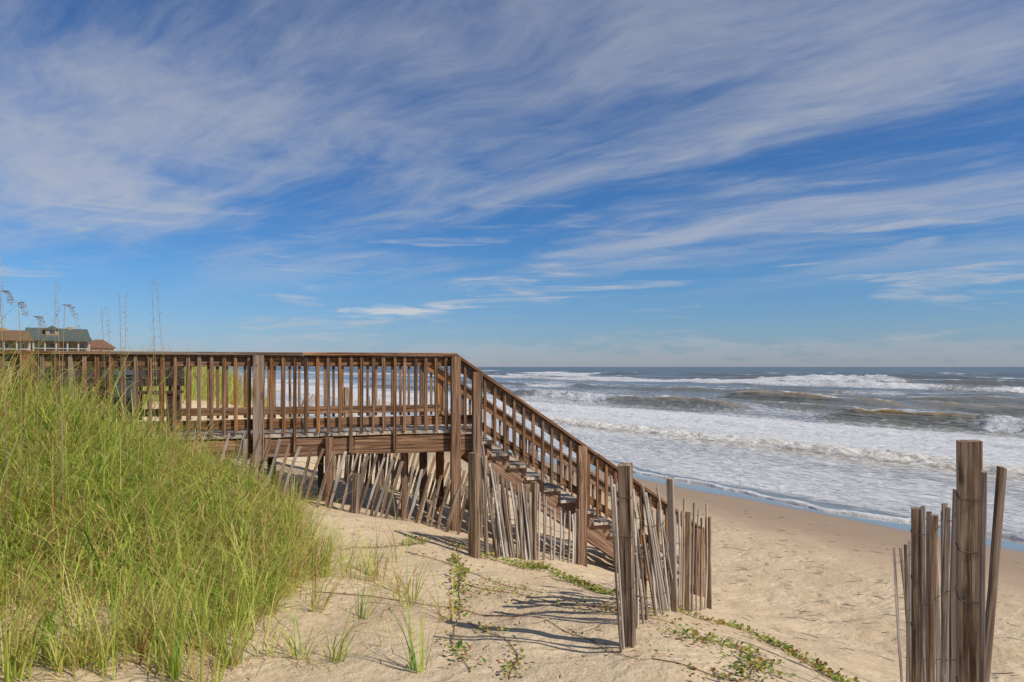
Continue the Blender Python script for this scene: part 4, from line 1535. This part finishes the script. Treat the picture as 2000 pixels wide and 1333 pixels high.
vine([(1.0, 4.2), (1.15, 4.35), (1.30, 4.4), (1.5, 4.2), (1.3, 3.7)], 'bright green vine patch right of the tall square fence post', 330, 0.085, 0.036, 0.28, True, 8)
vine([(-0.30, 4.45), (-0.05, 4.1), (0.05, 3.85), (0.0, 3.55)], 'short vine hooking down toward the bottom centre', 110, 0.035, 0.030, 0.35, True, 9)
vine([(0.75, 3.75), (1.2, 3.55), (1.6, 3.3)], 'dark twiggy vine at the bottom between the square post and the right fence', 150, 0.06, 0.030, 0.5, True, 10)
vine([(-0.55, 6.95), (-0.35, 6.75), (-0.2, 6.6), (0.1, 6.7)], 'green vine tangled round the base of the silver fence first post', 200, 0.06, 0.034, 0.2, True, 11)

# ------------------------------------------------------------------ wrack and trampled litter on the beach


def litter():
    rs = np.random.default_rng(77)
    n = 1800
    s = rs.uniform(6.8, 15.5, n) ** 1.0
    keep = rs.random(n) < np.interp(s, [6.5, 8, 10, 13, 15.5], [1, 1, 0.7, 0.35, 0.1])
    s = s[keep]
    t = rs.uniform(-6, 16, len(s))
    X, Y = CN * s - SN * t, SN * s + CN * t
    ok = fbm(X * 0.8, Y * 0.8, 501, 3) > -0.10
    X, Y = X[ok], Y[ok]
    V, F = [], []
    for x, y in zip(X, Y):
        L = rs.uniform(0.04, 0.22)
        a = rs.normal(-0.25, 0.5)
        w = rs.uniform(0.004, 0.013)
        pts = [(x + L * (k / 3 - .5) * math.cos(a) + rs.normal(0, .006), y + L * (k / 3 - .5) * math.sin(a) + rs.normal(0, .006)) for k in range(4)]
        zs = ground_rel(np.array([p[0] for p in pts]), np.array([p[1] for p in pts])) + EYE
        i0 = len(V)
        for k, (p, z) in enumerate(zip(pts, zs)):
            ww = w * (0.4 + math.sin(math.pi * (k + .5) / 4))
            nx, ny = -math.sin(a) * ww, math.cos(a) * ww
            V += [(p[0] - nx, p[1] - ny, z - 0.01), (p[0], p[1], z + ww * 0.35 + 0.003), (p[0] + nx, p[1] + ny, z - 0.01)]
        for k in range(3):
            j = i0 + 3 * k
            F += [(j, j + 1, j + 4, j + 3), (j + 1, j + 2, j + 5, j + 4)]
    o = link('seaweed_litter', raw_mesh('seaweed_litter', V, F, True), M_DEBRIS)
    tag(o, 'dark scraps of seaweed and twigs scattered over the beach', 'seaweed', None, 'stuff')


litter()


def dune_litter():
    rs = np.random.default_rng(78)
    n = 520
    X = rs.uniform(-2.3, 2.1, n)
    Y = rs.uniform(3.4, 7.2, n)
    ok = (fbm(X * 1.2, Y * 1.2, 503, 3) > -0.06) & (X > edge_x(Y) - 0.2)
    V, F = [], []
    for x, y in zip(X[ok], Y[ok]):
        L, a, w = rs.uniform(0.012, 0.07), rs.uniform(0, 3.14), rs.uniform(0.001, 0.0025)
        dx, dy = math.cos(a) * L / 2, math.sin(a) * L / 2
        zs = ground_rel(np.array([x - dx, x, x + dx]), np.array([y - dy, y, y + dy])) + EYE
        nx, ny = -math.sin(a) * w, math.cos(a) * w
        i0 = len(V)
        kx, ky = rs.normal(0, L * .12, 2)
        for (px_, py_, z) in ((x - dx, y - dy, zs[0]), (x + kx, y + ky, zs[1] + 0.004), (x + dx, y + dy, zs[2])):
            V += [(px_ - nx, py_ - ny, z - 0.002), (px_, py_, z + w * 1.6), (px_ + nx, py_ + ny, z - 0.002)]
        for k in range(2):
            j = i0 + 3 * k
            F += [(j, j + 1, j + 4, j + 3), (j + 1, j + 2, j + 5, j + 4)]
    o = link('twig_litter', raw_mesh('twig_litter', V, F, True), M_RUNNER)
    tag(o, 'small reddish twigs and dead stems strewn over the dune sand', 'twigs', None, 'stuff')


dune_litter()

# ------------------------------------------------------------------ things on the left of the walk
M_BIN = plain_mat('dark_grey_plastic', (0.055, 0.068, 0.080), 0.7, 0.4)
M_DARKW = wood_mat('dark_bench_wood', (0.025, 0.015, 0.01), (0.07, 0.042, 0.026), (0.13, 0.085, 0.055), (0.12, 0.10, 0.085), 0.3)


def box_verts(x0, x1, y0, y1, z0, z1, tp=1.0):
    cx_, cy_ = (x0 + x1) / 2, (y0 + y1) / 2
    V = [(x, y, z0) for x, y in ((x0, y0), (x1, y0), (x1, y1), (x0, y1))]
    V += [(cx_ + (x - cx_) * tp, cy_ + (y - cy_) * tp, z1) for x, y in ((x0, y0), (x1, y0), (x1, y1), (x0, y1))]
    return V


BF = [(3, 2, 1, 0), (4, 5, 6, 7), (0, 1, 5, 4), (1, 2, 6, 5), (2, 3, 7, 6), (3, 0, 4, 7)]


def box(name, dims, mat, parent, tp=1.0):
    me = raw_mesh(name, box_verts(*dims, tp), BF)
    me.materials.append(mat)
    o = link(name, me)
    o.parent = parent
    return o


ang = math.atan2(DIR.y, DIR.x)
bn = empty('waste_bin', at(-3.90, 0.60, Z_DECK))
bn.rotation_euler = (0, 0, ang)
tag(bn, 'dark grey bin standing on the boardwalk behind the left railing', 'bin')
box('body', (-0.085, 0.085, -0.12, 0.12, 0.0, 0.70), M_BIN, bn, 1.12)
box('lid', (-0.115, 0.115, -0.16, 0.16, 0.703, 0.76), M_BIN, bn, 0.8)
box('rim', (-0.105, 0.105, -0.146, 0.146, 0.66, 0.702), M_BIN, bn)

bc = empty('deck_bench', at(-4.50, W - 0.42, Z_DECK))
bc.rotation_euler = (0, 0, ang)
tag(bc, 'dark wooden bench with slatted back against the far boardwalk railing', 'bench')
for i in range(4):
    box('seat_slat', (-0.95, 0.95, -0.22 + i * 0.115, -0.115 + i * 0.115, 0.42, 0.455), M_DARKW, bc)
for i in range(4):
    box('back_slat', (-0.95, 0.95, 0.26, 0.295, 0.52 + i * 0.125, 0.638 + i * 0.125), M_DARKW, bc)
for x in (-0.88, 0.80):
    box('leg', (x, x + 0.08, -0.20, -0.12, 0.0, 0.418), M_DARKW, bc)
    box('leg', (x, x + 0.08, 0.298, 0.37, 0.0, 1.02), M_DARKW, bc)

# ------------------------------------------------------------------ beach houses far down the shore
M_ROOFG = plain_mat('green_grey_shingle', (0.085, 0.100, 0.090), 0.95, 0.05, 0.25, 2.0)
M_ROOFB = plain_mat('brown_shingle', (0.17, 0.105, 0.065), 0.95, 0.05, 0.25, 2.0)
M_ROOFR = plain_mat('rust_shingle', (0.17, 0.090, 0.062), 0.95, 0.05, 0.25, 2.0)
M_SHAKE = plain_mat('tan_shake_wall', (0.34, 0.22, 0.12), 0.9, 0.2, 0.2, 3.0)
M_TRIM = plain_mat('white_trim', (0.36, 0.35, 0.33), 0.6, 0.3, 0.05, 3.0)
M_GLASS = plain_mat('dark_window', (0.035, 0.045, 0.055), 0.12, 0.6, 0.1, 1.0)


def gable(name, x0, x1, y0, y1, ze, zr, mat, parent, hip=0.0, over=0.5):
    x0, x1, y0, y1 = x0 - over, x1 + over, y0 - over, y1 + over
    ym = (y0 + y1) / 2
    th = 0.25
    V = [(x0, y0, ze), (x1, y0, ze), (x1, y1, ze), (x0, y1, ze), (x0 + hip, ym, zr), (x1 - hip, ym, zr)]
    V += [(x, y, z - th) for x, y, z in V[:4]]
    F = [(0, 1, 5, 4), (2, 3, 4, 5), (1, 2, 5), (3, 0, 4), (6, 7, 1, 0), (7, 8, 2, 1), (8, 9, 3, 2), (9, 6, 0, 3), (9, 8, 7, 6)]
    me = raw_mesh(name, V, F)
    me.materials.append(mat)
    o = link(name, me)
    o.parent = parent
    return o


def house(px, d, w, dp, wall_lo, eave, ridge, wall_mat, roof_mat, lab, hip=0.0, porch=True, dormers=(), rz=0.0, chim=True):
    c = at_depth(px, 717, d)
    g = gz(c.x, c.y)
    root = empty('beach_house', (c.x, c.y, g))
    root.rotation_euler = (0, 0, math.atan2(-c.x, c.y) + rz)
    tag(root, lab, 'house', 'beach houses far down the shore')
    h = EYE - g                                  # eye level in local height
    e, r = h + eave, h + ridge
    box('wall', (-w / 2, w / 2, -dp / 2, dp / 2, 2.2, e - 0.26), wall_mat, root)
    for i in range(4):
        for yy in (-dp / 2 + 0.3, dp / 2 - 0.5):
            x = -w / 2 + 0.3 + (w - 0.9) * i / 3
            box('piling', (x, x + 0.3, yy, yy + 0.3, -0.6, 2.195), M_DECK, root)
    roof = gable('roof', -w / 2, w / 2, -dp / 2, dp / 2, e, r, roof_mat, root, hip)
    for (dx, dw, dh) in dormers:
        zb = e + (r - e) * 0.35
        b_ = box('dormer', (dx - dw / 2, dx + dw / 2, -dp * 0.36, -dp * 0.05, zb, zb + dh), wall_mat, root)
        me = raw_mesh('dormer_roof', [(dx - dw / 2 - .3, -dp * .40, zb + dh), (dx + dw / 2 + .3, -dp * .40, zb + dh), (dx, -dp * .40, zb + dh + dw * .38),
                                      (dx - dw / 2 - .3, 0, zb + dh), (dx + dw / 2 + .3, 0, zb + dh), (dx, 0, zb + dh + dw * .38)],
                      [(0, 1, 2), (5, 4, 3), (0, 2, 5, 3), (2, 1, 4, 5), (1, 0, 3, 4)])
        me.materials.append(roof_mat)
        o = link('dormer_roof', me)
        o.parent = b_
        wdw = box('window', (dx - dw * .28, dx + dw * .28, -dp * .36 - 0.06, -dp * .36 - 0.003, zb + dh * .25, zb + dh * .85), M_TRIM, root)
        gl = box('pane', (dx - dw * .22, dx + dw * .22, -dp * .36 - 0.09, -dp * .36 - 0.063, zb + dh * .31, zb + dh * .79), M_GLASS, wdw)
    y0 = -dp / 2
    n = int(w / 2.0)
    for fl in (0, 1):
        zb = e - 2.3 - fl * 2.9
        for i in range(n):
            x = -w / 2 + w * (i + 0.5) / n
            wn = box('window', (x - 0.62, x + 0.62, y0 - 0.07, y0 - 0.003, zb, zb + 1.55), M_TRIM, root)
            box('pane', (x - 0.5, x - 0.03, y0 - 0.10, y0 - 0.073, zb + 0.12, zb + 1.43), M_GLASS, wn)
            box('pane', (x + 0.03, x + 0.5, y0 - 0.10, y0 - 0.073, zb + 0.12, zb + 1.43), M_GLASS, wn)
    if porch:
        box('porch_deck', (-w / 2, w / 2, y0 - 2.4, y0 - 0.11, e - 3.05, e - 2.8), M_TRIM, root)
        m = int(w / 1.7) + 1
        for i in range(m):
            x = -w / 2 + 0.15 + (w - 0.3) * i / (m - 1)
            box('porch_post', (x - 0.12, x + 0.12, y0 - 2.35, y0 - 2.11, e - 2.795, e - 0.30), M_TRIM, root)
        box('porch_rail', (-w / 2, w / 2, y0 - 2.40, y0 - 2.353, e - 1.95, e - 1.8), M_TRIM, root)
        me = raw_mesh('porch_roof', [(-w / 2 - .4, y0 - 2.8, e - 0.25), (w / 2 + .4, y0 - 2.8, e - 0.25), (w / 2 + .4, y0 - 0.52, e + 0.45), (-w / 2 - .4, y0 - 0.52, e + 0.45),
                                     (-w / 2 - .4, y0 - 2.8, e - 0.45), (w / 2 + .4, y0 - 2.8, e - 0.45), (w / 2 + .4, y0 - 0.52, e + 0.25), (-w / 2 - .4, y0 - 0.52, e + 0.25)],
                      [(0, 1, 2, 3), (7, 6, 5, 4), (4, 5, 1, 0), (5, 6, 2, 1), (6, 7, 3, 2), (7, 4, 0, 3)])
        me.materials.append(roof_mat)
        o = link('porch_roof', me)
        o.parent = root
    if chim:
        b_ = box('chimney', (w * .18, w * .18 + 0.9, -0.4, 0.4, r - 1.2, r + 0.35), wall_mat, roof)
    return root


house(112, 140, 9.6, 8.0, 0, 5.5, 7.9, M_SHAKE, M_ROOFG, 'shingled beach house with a grey green roof and white porch posts', 0.0, True, ((-1.2, 2.2, 1.1),), 0.12)
house(-28, 118, 11.0, 8.0, 0, 4.9, 6.5, M_SHAKE, M_ROOFB, 'tan beach house with a low brown roof cut by the left edge', 0.0, True, (), 0.1)
house(193, 210, 7.2, 7.0, 0, 5.9, 8.4, M_SHAKE, M_ROOFR, 'furthest small house with a rust red pitched roof', 3.0, False, (), 0.1, False)

for ob in SC.objects:
    ob.select_set(False)
